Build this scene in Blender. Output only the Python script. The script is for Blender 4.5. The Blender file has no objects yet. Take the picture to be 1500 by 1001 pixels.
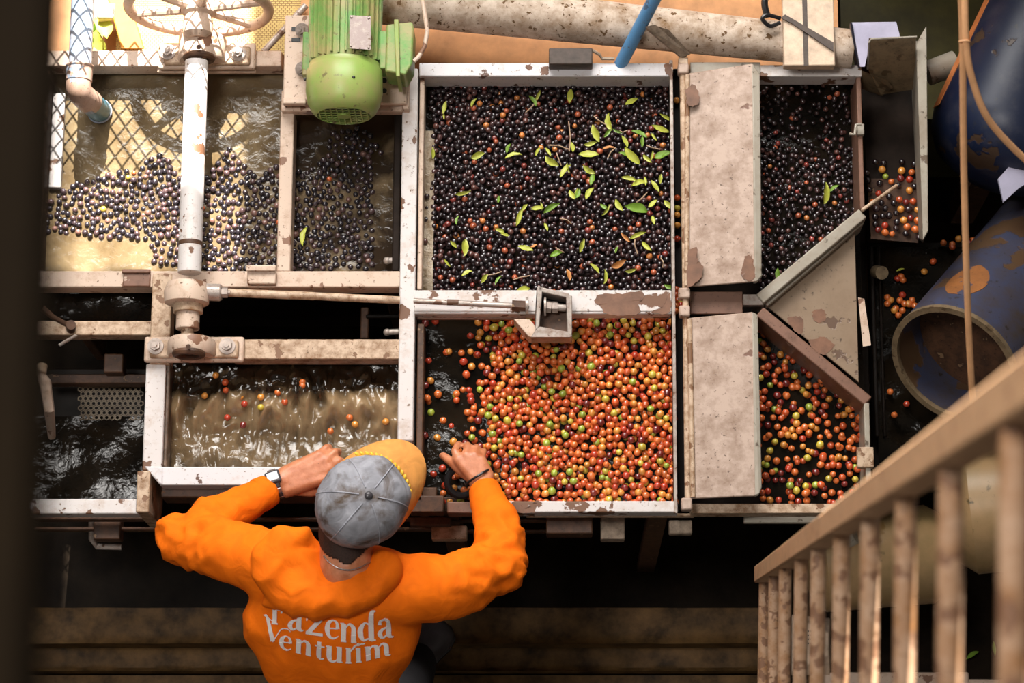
import bpy, bmesh, math, random
from mathutils import Vector, Matrix, noise
from mathutils.bvhtree import BVHTree
from mathutils.geometry import tessellate_polygon
random.seed(7)
S = bpy.context.scene
COL = S.collection
R = math.radians

# ------------------------------------------------------------------ camera
F = 3800.0; CX, CY = 820.0, 500.5; PITCH = R(76.5); D = 5.94
CAMPOS = Vector((0, -D * math.cos(PITCH), D * math.sin(PITCH)))
UP = Vector((0, math.sin(PITCH), math.cos(PITCH)))
FW = Vector((0, math.cos(PITCH), -math.sin(PITCH)))
RT = Vector((1, 0, 0))
cam = bpy.data.cameras.new('camera'); camo = bpy.data.objects.new('camera', cam); COL.objects.link(camo)
camo.location = CAMPOS; camo.rotation_euler = (R(90) - PITCH, 0, 0)
cam.sensor_width = 36.0; cam.lens = F / 1500 * 36; cam.shift_x = (750 - CX) / 1500; cam.clip_start = .05
cam.dof.use_dof = True; cam.dof.focus_distance = D - .05; cam.dof.aperture_fstop = 6.5
S.camera = camo

# ------------------------------------------------------------------ world, sun, sky opening, exposure
W = bpy.data.worlds.new('world'); S.world = W; W.use_nodes = True
bg = W.node_tree.nodes['Background']; bg.inputs[0].default_value = (.95, .86, .76, 1); bg.inputs[1].default_value = .07
sun = bpy.data.lights.new('sun', 'SUN'); sun.energy = 14.0; sun.angle = R(.25); sun.color = (1, .965, .9)
suno = bpy.data.objects.new('sun', sun); COL.objects.link(suno)
SUND = Vector((-.03, -.72, -.8)).normalized()
suno.rotation_euler = SUND.to_track_quat('-Z', 'Y').to_euler()
def area(name, loc, target, sx, sy, energy, col):
    l = bpy.data.lights.new(name, 'AREA'); l.shape = 'RECTANGLE'; l.size = sx; l.size_y = sy; l.energy = energy; l.color = col
    o = bpy.data.objects.new(name, l); COL.objects.link(o); o.location = loc
    o.rotation_euler = (Vector(target) - Vector(loc)).to_track_quat('-Z', 'Y').to_euler()
    return o
area('sky_opening', (-.45, 3.5, 3.5), (-.15, 0, 0), 3.6, 2.4, 195, (1, .97, .93))
area('overhead_fill', (-1.6, -.2, 6.9), (-.3, -.4, 0), 1.3, 1.3, 85, (1, .96, .91))  # added overhead fill lamp, brightens fronts and the man's back
S.view_settings.view_transform = 'Standard'; S.view_settings.look = 'None'
S.view_settings.exposure = 1.08; S.view_settings.gamma = 1.0; S.view_settings.use_curve_mapping = False

# ------------------------------------------------------------------ pixel helpers (frame 1500 x 1001)
def RAY(px, py):
    return RT * ((px - CX) / F) + UP * ((CY - py) / F) + FW
def P(px, py, z=0.0):
    d = RAY(px, py); t = (z - CAMPOS.z) / d.z
    return CAMPOS + d * t
def PD(px, py, depth):
    return CAMPOS + RAY(px, py) * depth
def PY(px, py, y):
    d = RAY(px, py); return CAMPOS + d * ((y - CAMPOS.y) / d.y)

# ------------------------------------------------------------------ materials
def nodes(name):
    m = bpy.data.materials.new(name); m.use_nodes = True
    nt = m.node_tree; b = nt.nodes['Principled BSDF']
    return m, nt, b
def ramp(nt, fac, a, b_, ca=(0, 0, 0, 1), cb=(1, 1, 1, 1)):
    r = nt.nodes.new('ShaderNodeValToRGB'); e = r.color_ramp.elements
    e[0].position = a; e[1].position = b_; e[0].color = ca; e[1].color = cb
    nt.links.new(fac, r.inputs[0]); return r.outputs[0]
def noi(nt, scale, detail=6, rough=.6, vec=None, dist=0):
    n = nt.nodes.new('ShaderNodeTexNoise'); n.inputs['Scale'].default_value = scale
    n.inputs['Detail'].default_value = detail; n.inputs['Roughness'].default_value = rough; n.inputs['Distortion'].default_value = dist
    if vec is not None: nt.links.new(vec, n.inputs['Vector'])
    return n.outputs['Fac']
def coords(nt, scale=(1, 1, 1), loc=(0, 0, 0)):
    t = nt.nodes.new('ShaderNodeTexCoord'); mp = nt.nodes.new('ShaderNodeMapping')
    mp.inputs['Scale'].default_value = scale; mp.inputs['Location'].default_value = loc
    nt.links.new(t.outputs['Object'], mp.inputs['Vector']); return mp.outputs['Vector']
def mix(nt, fac, a, b_):
    x = nt.nodes.new('ShaderNodeMix'); x.data_type = 'RGBA'
    for s, v in ((6, a), (7, b_)):
        if hasattr(v, 'is_linked') or hasattr(v, 'links'): nt.links.new(v, x.inputs[s])
        else: x.inputs[s].default_value = (*v, 1)
    if hasattr(fac, 'links'): nt.links.new(fac, x.inputs[0])
    else: x.inputs[0].default_value = fac
    return x.outputs[2]
def bump(nt, b, h, strength, dist=.004):
    n = nt.nodes.new('ShaderNodeBump'); n.inputs['Strength'].default_value = strength; n.inputs['Distance'].default_value = dist
    nt.links.new(h, n.inputs['Height']); nt.links.new(n.outputs[0], b.inputs['Normal'])
_seed = [0]
def paint(name, base, chip, chipamt=.42, chips=16, dirt=(.16, .09, .05), dirtlo=.5, dirthi=.75, dscale=30, rough=.45, metal=0.0, spec=.4):
    """flaking / stained painted steel: base paint, bare patches with sharp edges, fine dirt"""
    m, nt, b = nodes(name); _seed[0] += 3.7
    v = coords(nt, loc=(_seed[0], _seed[0] * 1.3, 0))
    c = mix(nt, ramp(nt, noi(nt, dscale, 8, .7, v), dirtlo, dirthi), base, dirt)
    sp = ramp(nt, noi(nt, dscale * 5, 4, .6, v), .62, .7)
    c = mix(nt, sp, c, tuple(x * .45 for x in dirt))
    ch = ramp(nt, noi(nt, chips, 5, .55, v), 1 - chipamt, 1 - chipamt + .015)
    c = mix(nt, ch, c, chip)
    nt.links.new(c, b.inputs['Base Color']); b.inputs['Roughness'].default_value = rough; b.inputs['Metallic'].default_value = metal
    b.inputs['Specular IOR Level'].default_value = spec
    inv = nt.nodes.new('ShaderNodeMath'); inv.operation = 'SUBTRACT'; inv.inputs[0].default_value = 1
    nt.links.new(ch, inv.inputs[1])
    bump(nt, b, inv.outputs[0], .5, .0015)
    return m
def plain(name, col, rough=.5, var=.25, scale=40, metal=0, bmp=0, spec=.4):
    m, nt, b = nodes(name); _seed[0] += 2.3
    v = coords(nt, loc=(_seed[0], 0, _seed[0]))
    n = noi(nt, scale, 6, .65, v)
    c = mix(nt, ramp(nt, n, .3, .7), tuple(x * (1 - var) for x in col), tuple(min(1, x * (1 + var)) for x in col))
    nt.links.new(c, b.inputs['Base Color']); b.inputs['Roughness'].default_value = rough; b.inputs['Metallic'].default_value = metal
    b.inputs['Specular IOR Level'].default_value = spec
    if bmp: bump(nt, b, n, bmp)
    return m
M = {}
M['white'] = paint('white_flaking_paint', (.64, .59, .57), (.16, .075, .04), .415, 15, (.4, .25, .15), .52, .85, 18)
M['white2'] = paint('white_paint_clean', (.66, .63, .64), (.12, .06, .04), .36, 20, (.42, .3, .22), .55, .9, 25)
M['cream'] = paint('cream_stained_paint', (.6, .45, .35), (.22, .11, .065), .37, 17, (.3, .16, .08), .5, .8, 22)
M['tan'] = paint('tan_rusty_paint', (.55, .4, .28), (.2, .1, .05), .4, 24, (.22, .11, .045), .42, .68, 40)
M['flap'] = paint('sand_flap_paint', (.47, .345, .275), (.17, .085, .055), .355, 8, (.2, .115, .07), .42, .74, 22)
M['primer'] = paint('brown_primer', (.2, .1, .065), (.45, .33, .26), .34, 14, (.1, .05, .03), .5, .8, 30)
M['rust'] = paint('dark_rust', (.11, .05, .025), (.22, .13, .07), .35, 30, (.03, .016, .01), .4, .7, 30, rough=.55)
M['dark'] = plain('wet_dark_steel', (.012, .008, .006), .5, .5, 12, bmp=.2, spec=.15)
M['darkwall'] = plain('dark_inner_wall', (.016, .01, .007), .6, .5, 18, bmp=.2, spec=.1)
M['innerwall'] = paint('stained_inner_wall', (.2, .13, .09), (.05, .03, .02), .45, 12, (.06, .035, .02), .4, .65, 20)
M['steel'] = paint('worn_steel', (.42, .36, .32), (.16, .09, .06), .38, 40, (.2, .12, .08), .45, .75, 50, rough=.35, metal=.3)
M['bolt'] = plain('bolt_steel', (.4, .33, .29), .35, .3, 80, metal=.4)
M['green'] = paint('green_motor_paint', (.13, .32, .07), (.3, .25, .1), .36, 12, (.36, .31, .13), .38, .62, 14, rough=.4)
M['green2'] = paint('lime_cowl_paint', (.24, .36, .075), (.34, .33, .12), .36, 8, (.36, .3, .13), .4, .68, 9, rough=.38)
M['plate'] = paint('nameplate', (.33, .26, .24), (.2, .14, .1), .35, 60, (.45, .38, .33), .5, .7, 90, rough=.4, metal=.2)
M['bluepipe'] = paint('grey_blue_pipe', (.3, .37, .48), (.35, .23, .17), .38, 9, (.36, .26, .2), .45, .75, 14, rough=.4)
M['elbow'] = paint('brown_elbow_pipe', (.38, .25, .19), (.2, .24, .3), .42, 14, (.24, .14, .09), .45, .75, 20)
M['teal'] = plain('teal_pipe_end', (.06, .16, .2), .35, .3, 30)
M['brightblue'] = paint('bright_blue_pipe', (.1, .27, .5), (.07, .13, .22), .42, 30, (.3, .27, .25), .55, .8, 30, rough=.4)
M['bigpipe'] = paint('mossy_pipe', (.6, .49, .4), (.13, .07, .03), .37, 70, (.2, .11, .045), .36, .72, 22, rough=.9)
M['drum'] = paint('blue_drum', (.008, .014, .04), (.06, .035, .022), .42, 7, (.05, .05, .07), .5, .8, 12, rough=.4)
M['drum2'] = paint('worn_blue_drum', (.05, .06, .115), (.1, .055, .028), .43, 6, (.06, .042, .032), .4, .7, 10, rough=.4)
M['stripe'] = plain('orange_band', (.62, .2, .06), .5, .2, 20)
M['olive'] = plain('olive_wall', (.05, .04, .006), .7, .6, 5)
M['orangefloor'] = plain('orange_plaster', (.5, .24, .1), .7, .35, 9)
M['wood'] = plain('weathered_plank', (.6, .45, .33), .7, .3, 25, bmp=.3)
M['woodgrey'] = plain('grey_split_wood', (.3, .23, .17), .75, .5, 50, bmp=.5)
M['ochre'] = plain('ochre_board', (.5, .22, .03), .6, .35, 14)
M['strap'] = plain('dark_strap', (.07, .05, .04), .6, .3, 60)
M['lav'] = plain('lavender_sheet', (.42, .4, .52), .45, .12, 20)
M['oldsteel'] = paint('olive_stained_sheet', (.2, .14, .08), (.1, .065, .035), .38, 20, (.1, .07, .04), .45, .7, 40, rough=.4)
M['chute'] = paint('pale_chute_sheet', (.36, .32, .26), (.14, .1, .07), .32, 12, (.22, .16, .11), .45, .8, 10, rough=.4)
M['triangle'] = paint('stained_triangle_sheet', (.25, .175, .115), (.12, .07, .045), .36, 11, (.2, .13, .08), .42, .75, 16, rough=.4)
M['rail'] = paint('tan_rail_paint', (.52, .31, .17), (.3, .16, .09), .36, 30, (.38, .22, .12), .4, .7, 30, rough=.5)
M['baluster'] = paint('rusty_baluster', (.44, .28, .18), (.2, .1, .055), .44, 40, (.28, .13, .05), .38, .66, 25, rough=.5)
M['cord'] = plain('orange_cord', (.62, .33, .16), .5, .15, 20)
M['post'] = plain('dark_post', (.0025, .0014, .0005), .9, .3, 8, spec=.03)
M['concrete'] = plain('wet_brown_concrete', (.1, .055, .02), .6, .8, 14, bmp=.6, spec=.2)
M['floor'] = plain('dark_wet_floor', (.012, .008, .005), .4, .6, 10, bmp=.6, spec=.03)
M['black'] = plain('black_rubber', (.012, .011, .012), .3, .2, 30)
M['roof_blocker'] = plain('roof_blocker_sheet', (.12, .1, .08), .6, .3, 4)
M['wire'] = plain('fence_wire', (.2, .18, .16), .5, .1, 4)
M['barrel'] = paint('tan_barrel', (.34, .21, .1), (.2, .11, .03), .42, 4, (.2, .14, .06), .4, .7, 5, rough=.4)
M['greenleaf'] = plain('green_leaf', (.16, .28, .03), .4, .4, 60)
M['yellowleaf'] = plain('yellow_green_leaf', (.42, .44, .06), .4, .35, 60)
M['brownleaf'] = plain('orange_brown_leaf', (.5, .2, .05), .5, .35, 60)
M['twig'] = plain('pale_twig', (.42, .28, .18), .6, .3, 60)

def mat_weave():
    m, nt, b = nodes('yellow_woven_mesh')
    v = coords(nt, (1, 1, 1))
    br = nt.nodes.new('ShaderNodeTexBrick'); nt.links.new(v, br.inputs['Vector'])
    br.inputs['Scale'].default_value = 55; br.inputs['Color1'].default_value = (.55, .4, .14, 1); br.inputs['Color2'].default_value = (.47, .33, .11, 1)
    br.inputs['Mortar'].default_value = (.2, .11, .03, 1); br.inputs['Mortar Size'].default_value = .05; br.inputs['Brick Width'].default_value = .55; br.inputs['Row Height'].default_value = .3
    nt.links.new(br.outputs[0], b.inputs['Base Color']); b.inputs['Roughness'].default_value = .7
    bump(nt, b, br.outputs['Fac'], -.5, .003); return m
M['weave'] = mat_weave()
def mat_attr():
    m, nt, b = nodes('cherry_skin')
    a = nt.nodes.new('ShaderNodeAttribute'); a.attribute_name = 'col'
    v = coords(nt); n = noi(nt, 160, 3, .6, v)
    c = nt.nodes.new('ShaderNodeMix'); c.data_type = 'RGBA'; c.blend_type = 'MULTIPLY'; c.inputs[0].default_value = .45
    nt.links.new(a.outputs['Color'], c.inputs[6]); nt.links.new(ramp(nt, n, .3, .75, (.45, .4, .4, 1), (1.25, 1.25, 1.2, 1)), c.inputs[7])
    nt.links.new(c.outputs[2], b.inputs['Base Color']); b.inputs['Roughness'].default_value = .22
    b.inputs['Specular IOR Level'].default_value = 1.0
    return m
M['cherry'] = mat_attr()
def water(name, c1, c2, lo, hi, scale, rough, bscale, bstr, aniso=(1, 1, 1), spec=.5, bd=.01):
    m, nt, b = nodes(name); _seed[0] += 1.9
    v = coords(nt, aniso, (_seed[0], 0, 0))
    c = mix(nt, ramp(nt, noi(nt, scale, 5, .6, v, .6), lo, hi), c1, c2)
    nt.links.new(c, b.inputs['Base Color']); b.inputs['Roughness'].default_value = rough; b.inputs['Specular IOR Level'].default_value = spec
    bump(nt, b, noi(nt, bscale, 5, .55, v, .8), bstr, bd); return m
M['mud'] = water('muddy_water', (.065, .04, .017), (.2, .145, .08), .36, .68, 6, .1, 50, .2)
M['mud2'] = water('murky_water', (.025, .015, .008), (.24, .17, .095), .45, .68, 7, .1, 50, .15)
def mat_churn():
    m, nt, b = nodes('churning_brown_water'); a = nt.nodes.new('ShaderNodeAttribute'); a.attribute_name = 'crest_shade'
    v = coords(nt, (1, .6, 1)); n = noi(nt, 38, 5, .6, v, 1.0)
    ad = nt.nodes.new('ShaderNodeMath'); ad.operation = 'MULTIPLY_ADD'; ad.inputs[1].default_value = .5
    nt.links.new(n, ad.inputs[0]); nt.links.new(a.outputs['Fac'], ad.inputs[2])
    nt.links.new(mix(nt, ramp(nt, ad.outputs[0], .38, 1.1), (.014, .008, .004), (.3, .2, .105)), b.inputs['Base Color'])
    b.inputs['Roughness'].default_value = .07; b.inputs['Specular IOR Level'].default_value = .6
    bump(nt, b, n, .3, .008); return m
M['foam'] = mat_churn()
M['blackwater'] = water('dark_water', (.004, .003, .002), (.014, .009, .005), .4, .7, 8, .03, 60, .13, spec=.22)
M['scum'] = water('tan_foam', (.2, .13, .06), (.5, .42, .32), .35, .7, 40, .3, 90, .6)

# ------------------------------------------------------------------ mesh builder
class MB:
    def __init__(s): s.v = []; s.f = []
    def add(s, vs, fs):
        o = len(s.v); s.v += [Vector(v) for v in vs]; s.f += [tuple(i + o for i in f) for f in fs]; return s
    def hexa(s, b, t):
        return s.add(list(b) + list(t), [(3, 2, 1, 0), (4, 5, 6, 7), (0, 1, 5, 4), (1, 2, 6, 5), (2, 3, 7, 6), (3, 0, 4, 7)])
    def box(s, x0, x1, y0, y1, z0, z1):
        return s.hexa([(x0, y0, z0), (x1, y0, z0), (x1, y1, z0), (x0, y1, z0)], [(x0, y0, z1), (x1, y0, z1), (x1, y1, z1), (x0, y1, z1)])
    def prism(s, pts, ext):
        """polygon of 3D points extruded by vector ext"""
        pts = [Vector(p) for p in pts]; ext = Vector(ext); n = len(pts)
        nrm = Vector((0, 0, 0))
        for i in range(n): nrm += pts[i].cross(pts[(i + 1) % n])
        if nrm.dot(ext) > 0: pts = pts[::-1]
        tri = tessellate_polygon([pts]); fs = []
        for t in tri:
            a = tuple(t)
            nn = (pts[a[1]] - pts[a[0]]).cross(pts[a[2]] - pts[a[0]])
            if nn.dot(ext) > 0: a = a[::-1]
            fs.append(a); fs.append(tuple(i + n for i in a[::-1]))
        if n <= 4 or True:
            fs2 = [tuple(range(n)), tuple(range(2 * n - 1, n - 1, -1))] if n <= 4 else fs
        for i in range(n):
            j = (i + 1) % n; fs2.append((j, i, i + n, j + n))
        return s.add(pts + [p + ext for p in pts], fs2)
    def ring_frame(s, d):
        d = d.normalized(); a = Vector((0, 0, 1)) if abs(d.z) < .9 else Vector((1, 0, 0))
        u = d.cross(a).normalized(); return u, d.cross(u).normalized()
    def loft(s, rings, cap=True, closed=False):
        n = len(rings[0]); o = []
        vs = [p for r in rings for p in r]; fs = []
        k = len(rings)
        for i in range(k - 1 if not closed else k):
            for j in range(n):
                a = i * n + j; b = i * n + (j + 1) % n; c = ((i + 1) % k) * n + (j + 1) % n; d = ((i + 1) % k) * n + j
                fs.append((a, b, c, d))
        if cap and not closed: fs += [tuple(range(n - 1, -1, -1)), tuple((k - 1) * n + j for j in range(n))]
        return s.add(vs, fs)
    def cyl(s, p0, p1, r0, r1=None, n=20, cap=True):
        p0 = Vector(p0); p1 = Vector(p1); r1 = r0 if r1 is None else r1
        u, w = s.ring_frame(p1 - p0)
        rg = [[p + (u * math.cos(6.28318 * j / n) + w * math.sin(6.28318 * j / n)) * r for j in range(n)] for p, r in ((p0, r0), (p1, r1))]
        return s.loft(rg, cap)
    def lathe(s, p0, d, prof, n=28, cap=True):
        p0 = Vector(p0); d = Vector(d).normalized(); u, w = s.ring_frame(d)
        rg = [[p0 + d * h + (u * math.cos(6.28318 * j / n) + w * math.sin(6.28318 * j / n)) * r for j in range(n)] for h, r in prof]
        return s.loft(rg, cap)
    def tube(s, pts, r, n=10, cap=True):
        pts = [Vector(p) for p in pts]; rr = r if isinstance(r, (list, tuple)) else [r] * len(pts)
        rg = []; u = None
        for i, p in enumerate(pts):
            d = (pts[min(i + 1, len(pts) - 1)] - pts[max(i - 1, 0)]).normalized()
            if u is None: u, w = s.ring_frame(d)
            else:
                u = (u - d * u.dot(d)).normalized(); w = d.cross(u).normalized()
            rg.append([p + (u * math.cos(6.28318 * j / n) + w * math.sin(6.28318 * j / n)) * rr[i] for j in range(n)])
        return s.loft(rg, cap)
    def beam(s, p0, p1, w, h, up=(0, 0, 1)):
        p0 = Vector(p0); p1 = Vector(p1); d = (p1 - p0).normalized(); up = Vector(up)
        sd = d.cross(up).normalized() * (w / 2); u = sd.cross(d).normalized() * (h / 2)
        return s.hexa([p0 - sd - u, p0 + sd - u, p1 + sd - u, p1 - sd - u], [p0 - sd + u, p0 + sd + u, p1 + sd + u, p1 - sd + u])
    def torus(s, c, axis, R_, r, n=40, k=10, a0=0, a1=6.28318):
        c = Vector(c); u, w = s.ring_frame(Vector(axis)); ax = Vector(axis).normalized(); full = abs(a1 - a0) > 6.28
        rg = []
        m = n if full else n + 1
        for i in range(m):
            a = a0 + (a1 - a0) * i / n; e = u * math.cos(a) + w * math.sin(a)
            rg.append([c + e * (R_ + r * math.cos(6.28318 * j / k)) + ax * (r * math.sin(6.28318 * j / k)) for j in range(k)])
        return s.loft(rg, True, closed=full)
    def sphere(s, c, r, n=14, k=8, sc=(1, 1, 1)):
        c = Vector(c)
        vs = [c + Vector((0, 0, -r * sc[2]))]
        for i in range(1, k):
            t = math.pi * i / k
            for j in range(n):
                a = 6.28318 * j / n
                vs.append(c + Vector((r * sc[0] * math.sin(t) * math.cos(a), r * sc[1] * math.sin(t) * math.sin(a), -r * sc[2] * math.cos(t))))
        vs.append(c + Vector((0, 0, r * sc[2]))); fs = []
        for j in range(n): fs.append((0, 1 + (j + 1) % n, 1 + j))
        for i in range(k - 2):
            for j in range(n):
                a = 1 + i * n + j; b = 1 + i * n + (j + 1) % n; fs.append((a, b, b + n, a + n))
        l = len(vs) - 1
        for j in range(n): fs.append((l, 1 + (k - 2) * n + j, 1 + (k - 2) * n + (j + 1) % n))
        return s.add(vs, fs)
    def mesh(s, name, off=Vector((0, 0, 0)), smooth=35, fix=True):
        me = bpy.data.meshes.new(name); me.from_pydata([tuple(v - off) for v in s.v], [], s.f)
        if fix:
            bm = bmesh.new(); bm.from_mesh(me); bmesh.ops.recalc_face_normals(bm, faces=bm.faces[:]); bm.to_mesh(me); bm.free()
        if smooth:
            for p in me.polygons: p.use_smooth = True
            me.set_sharp_from_angle(angle=R(smooth))
        return me
    def build(s, name, mat, parent=None, bevel=0, smooth=35, label=None, cat=None, group=None, kind=None, seg=2):
        if parent is not None: off = WLOC[parent.name]
        else:
            xs = [v.x for v in s.v]; ys = [v.y for v in s.v]; zs = [v.z for v in s.v]
            off = Vector(((min(xs) + max(xs)) / 2, (min(ys) + max(ys)) / 2, min(zs)))
        me = s.mesh(name, off, smooth); me.materials.append(M[mat] if isinstance(mat, str) else mat)
        o = bpy.data.objects.new(name, me); COL.objects.link(o)
        if parent is not None: o.parent = parent; WLOC[o.name] = off
        else: o.location = off; WLOC[o.name] = off
        if bevel:
            b = o.modifiers.new('bevel', 'BEVEL'); b.width = bevel; b.segments = seg; b.limit_method = 'ANGLE'; b.angle_limit = R(40)
        tag(o, label, cat, group, kind); return o
WLOC = {}
def tag(o, label=None, cat=None, group=None, kind=None):
    if label: o['label'] = label
    if cat: o['category'] = cat
    if group: o['group'] = group
    if kind: o['kind'] = kind
    return o
def empty(name, loc, label, cat, group=None):
    o = bpy.data.objects.new(name, None); o.empty_display_size = .05; COL.objects.link(o); o.location = loc; WLOC[o.name] = Vector(loc)
    return tag(o, label, cat, group)
def pbox(mb, x0, y0, x1, y1, z1, h):
    """axis-aligned box whose TOP face covers the given pixel rectangle at height z1"""
    a = P(x0, (y0 + y1) / 2, z1); b = P(x1, (y0 + y1) / 2, z1); c = P((x0 + x1) / 2, y1, z1); d = P((x0 + x1) / 2, y0, z1)
    return mb.box(a.x, b.x, c.y, d.y, z1 - h, z1)
def ppoly(mb, pts, z, h):
    return mb.prism([P(x, y, z) for x, y in pts], (0, 0, -h))
def part(name, mat, parent, bevel=0, **k):
    """decorator-less helper: returns a builder that finishes as a part"""
    mb = MB(); mb._fin = lambda: mb.build(name, mat, parent, bevel, **k); return mb
def hexbolt(c, axis, r, h, parent, name='bolt', mat='bolt', washer=True):
    c = Vector(c); axis = Vector(axis).normalized(); m = MB()
    if washer: m.cyl(c, c + axis * h * .3, r * 1.5, n=18)
    m.cyl(c + axis * h * .3, c + axis * h, r, n=6); m.cyl(c + axis * h, c + axis * h * 1.25, r * .5, n=10)
    return m.build(name, mat, parent)
def bez(pts, n=10):
    o = []
    for i in range(len(pts) - 1):
        p0 = pts[max(i - 1, 0)]; p1 = pts[i]; p2 = pts[i + 1]; p3 = pts[min(i + 2, len(pts) - 1)]
        for k in range(n):
            t = k / n; o.append(.5 * ((2 * p1) + (p2 - p0) * t + (2 * p0 - 5 * p1 + 4 * p2 - p3) * t * t + (3 * p1 - p0 - 3 * p2 + p3) * t ** 3))
    o.append(pts[-1]); return o
FLOOR = -1.0

# ================================================================== SETTING
def struct(mb, name, mat, **k): return mb.build(name, mat, None, kind='structure', **k)
yb = P(800, 88, 0).y
struct(MB().box(-4, 4, -4, 3, FLOOR - .1, FLOOR), 'floor', 'floor')
struct(MB().box(P(1300, 50, 0).x, 3.2, 1.14, 1.24, FLOOR, 2.4), 'wall_back', 'olive')
struct(MB().box(P(440, 50, -.12).x, P(1228, 50, -.12).x, yb + .02, 2.6, FLOOR, -.12), 'floor_back', 'orangefloor')
struct(MB().box(-3, P(438, 50, -.12).x, yb + .02, 2.6, FLOOR, -.2), 'floor_left', 'orangefloor')
struct(MB().box(P(1232, 50, -.5).x, 3, yb + .02, 2.6, FLOOR, -.5), 'floor_right', 'olive')
# concrete ledges of the walkway in front of the tanks
def ledge(name, y0, y1, z):
    a = P(20, y0, z); b = P(1112, y1, z)
    mb = MB(); n = 90; k = 6
    for i in range(n + 1):
        for j in range(k + 1):
            x = -1.7 + (b.x + 1.7) * i / n; y = b.y + (a.y - b.y) * j / k
            dz = noise.noise(Vector((x * 9, y * 14, z * 5))) * .008
            if j == 0: dz += .012 + noise.noise(Vector((x * 20, 3, 0))) * .006
            if j == k: dz += .004
            mb.v.append(Vector((x, y, z + dz)))
    for i in range(n):
        for j in range(k):
            q = i * (k + 1) + j; mb.f.append((q, q + k + 1, q + k + 2, q + 1))
    o = len(mb.v)
    for i in range(n + 1):
        v = mb.v[i * (k + 1)]; mb.v.append(Vector((v.x, v.y - .006, FLOOR - .12)))
        v = mb.v[i * (k + 1) + k]; mb.v.append(Vector((v.x, v.y, FLOOR - .12)))
    for i in range(n):
        mb.f.append((i * (k + 1), o + 2 * i, o + 2 * i + 2, (i + 1) * (k + 1)))
        mb.f.append((i * (k + 1) + k, (i + 1) * (k + 1) + k, o + 2 * i + 3, o + 2 * i + 1))
    return struct(mb, name, 'concrete', smooth=50)
ledge('step', 891, 944, -.86)
ledge('step', 950, 984, -.93)
ledge('step', 990, 1060, -.97)

# unseen roofing added to block the sun, opening shaped for the left corner
def sunup(p, z):
    p = Vector(p); return p - SUND * ((z - p.z) / -SUND.z) if False else p + (-SUND) * ((z - p.z) / (-SUND.z))
ZR = 5.3
def roofpt(px, py, z=-.07):
    return sunup(P(px, py, z), ZR)
gL = roofpt(30, 392).x; gR = roofpt(352, 392).x; gN = roofpt(100, 398).y; gF = roofpt(100, 20).y + .55
def roof_blocker(name, x0, x1, y0, y1):
    mb = MB(); n = max(2, int((x1 - x0) / .05))
    for i in range(n + 1):
        x = x0 + (x1 - x0) * i / n; z = ZR + .02 * math.sin(x * 40)
        mb.v += [Vector((x, y0, z)), Vector((x, y1, z)), Vector((x, y0, z + .01)), Vector((x, y1, z + .01))]
    for i in range(n):
        a = i * 4; mb.f += [(a, a + 1, a + 5, a + 4), (a + 2, a + 6, a + 7, a + 3), (a, a + 4, a + 6, a + 2), (a + 1, a + 3, a + 7, a + 5)]
    return struct(mb, name, 'roof_blocker', smooth=60)
roof_blocker('roof_blocker_right', gR, 4.5, 1.9, 9); roof_blocker('roof_blocker_left', -4.5, gL, 1.9, 9)
roof_blocker('roof_blocker_front', gL, gR, 1.9, gN)

# ================================================================== LEFT WASHING TANKS
tl = empty('washing_tank', P(420, 500, FLOOR), 'cream painted steel washing tank frame with two troughs of floating dark cherries', 'tank')
def tp(name, mat, rects, bevel=.003, parent=tl, **k):
    mb = MB()
    for r in rects: pbox(mb, *r)
    return mb.build(name, mat, parent, bevel, **k)
tp('back_beam', 'cream', [(66, 74, 412, 97, 0, .06)])
tp('back_lip', 'cream', [(230, 98, 375, 106, -.01, .012)])
tp('divider', 'cream', [(408, 163, 428, 398, 0, .07)])
tp('front_beam', 'cream', [(20, 397, 586, 421, 0, .055)])
tp('side_post', 'white', [(586, 100, 609, 646, .005, .08)])
tp('post', 'tan', [(221, 400, 250, 534, .004, .06)])
tp('left_sun_panel', 'rust', [(50, 74, 66, 398, -.01, .9)])  # side panel added to stop stray sun passing left of the trough
tp('back_sun_panel', 'rust', [(-260, 96, 66, 99, .06, 1.05)])  # hidden plate added to stop sun leaking onto the floor at left
tp('sill', 'white', [(74, 136, 92, 275, -.055, .4)])
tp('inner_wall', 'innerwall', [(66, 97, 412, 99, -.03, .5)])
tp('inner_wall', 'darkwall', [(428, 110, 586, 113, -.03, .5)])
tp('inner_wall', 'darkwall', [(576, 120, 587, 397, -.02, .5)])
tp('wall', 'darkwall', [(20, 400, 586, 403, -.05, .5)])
tp('leg', 'rust', [(560, 402, 584, 420, -.05, FLOOR * -1 - .05)])
tp('leg', 'rust', [(225, 402, 248, 420, -.06, FLOOR * -1 - .06)])
# brackets on the front beam
b1 = tp('bracket', 'primer', [(178, 394, 220, 400, .012, .012), (180, 400, 220, 420, .006, .01)])
b2 = tp('bracket', 'cream', [(360, 388, 404, 397, .03, .006), (362, 396, 404, 416, .02, .02)])
# crossbars lower down
tp('cross_beam', 'tan', [(340, 497, 586, 526, .0, .06)])
tp('cross_beam', 'tan', [(20, 470, 222, 491, -.03, .05)])
tp('mounting_plate', 'cream', [(412, 132, 590, 163, .02, .03)])

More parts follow.
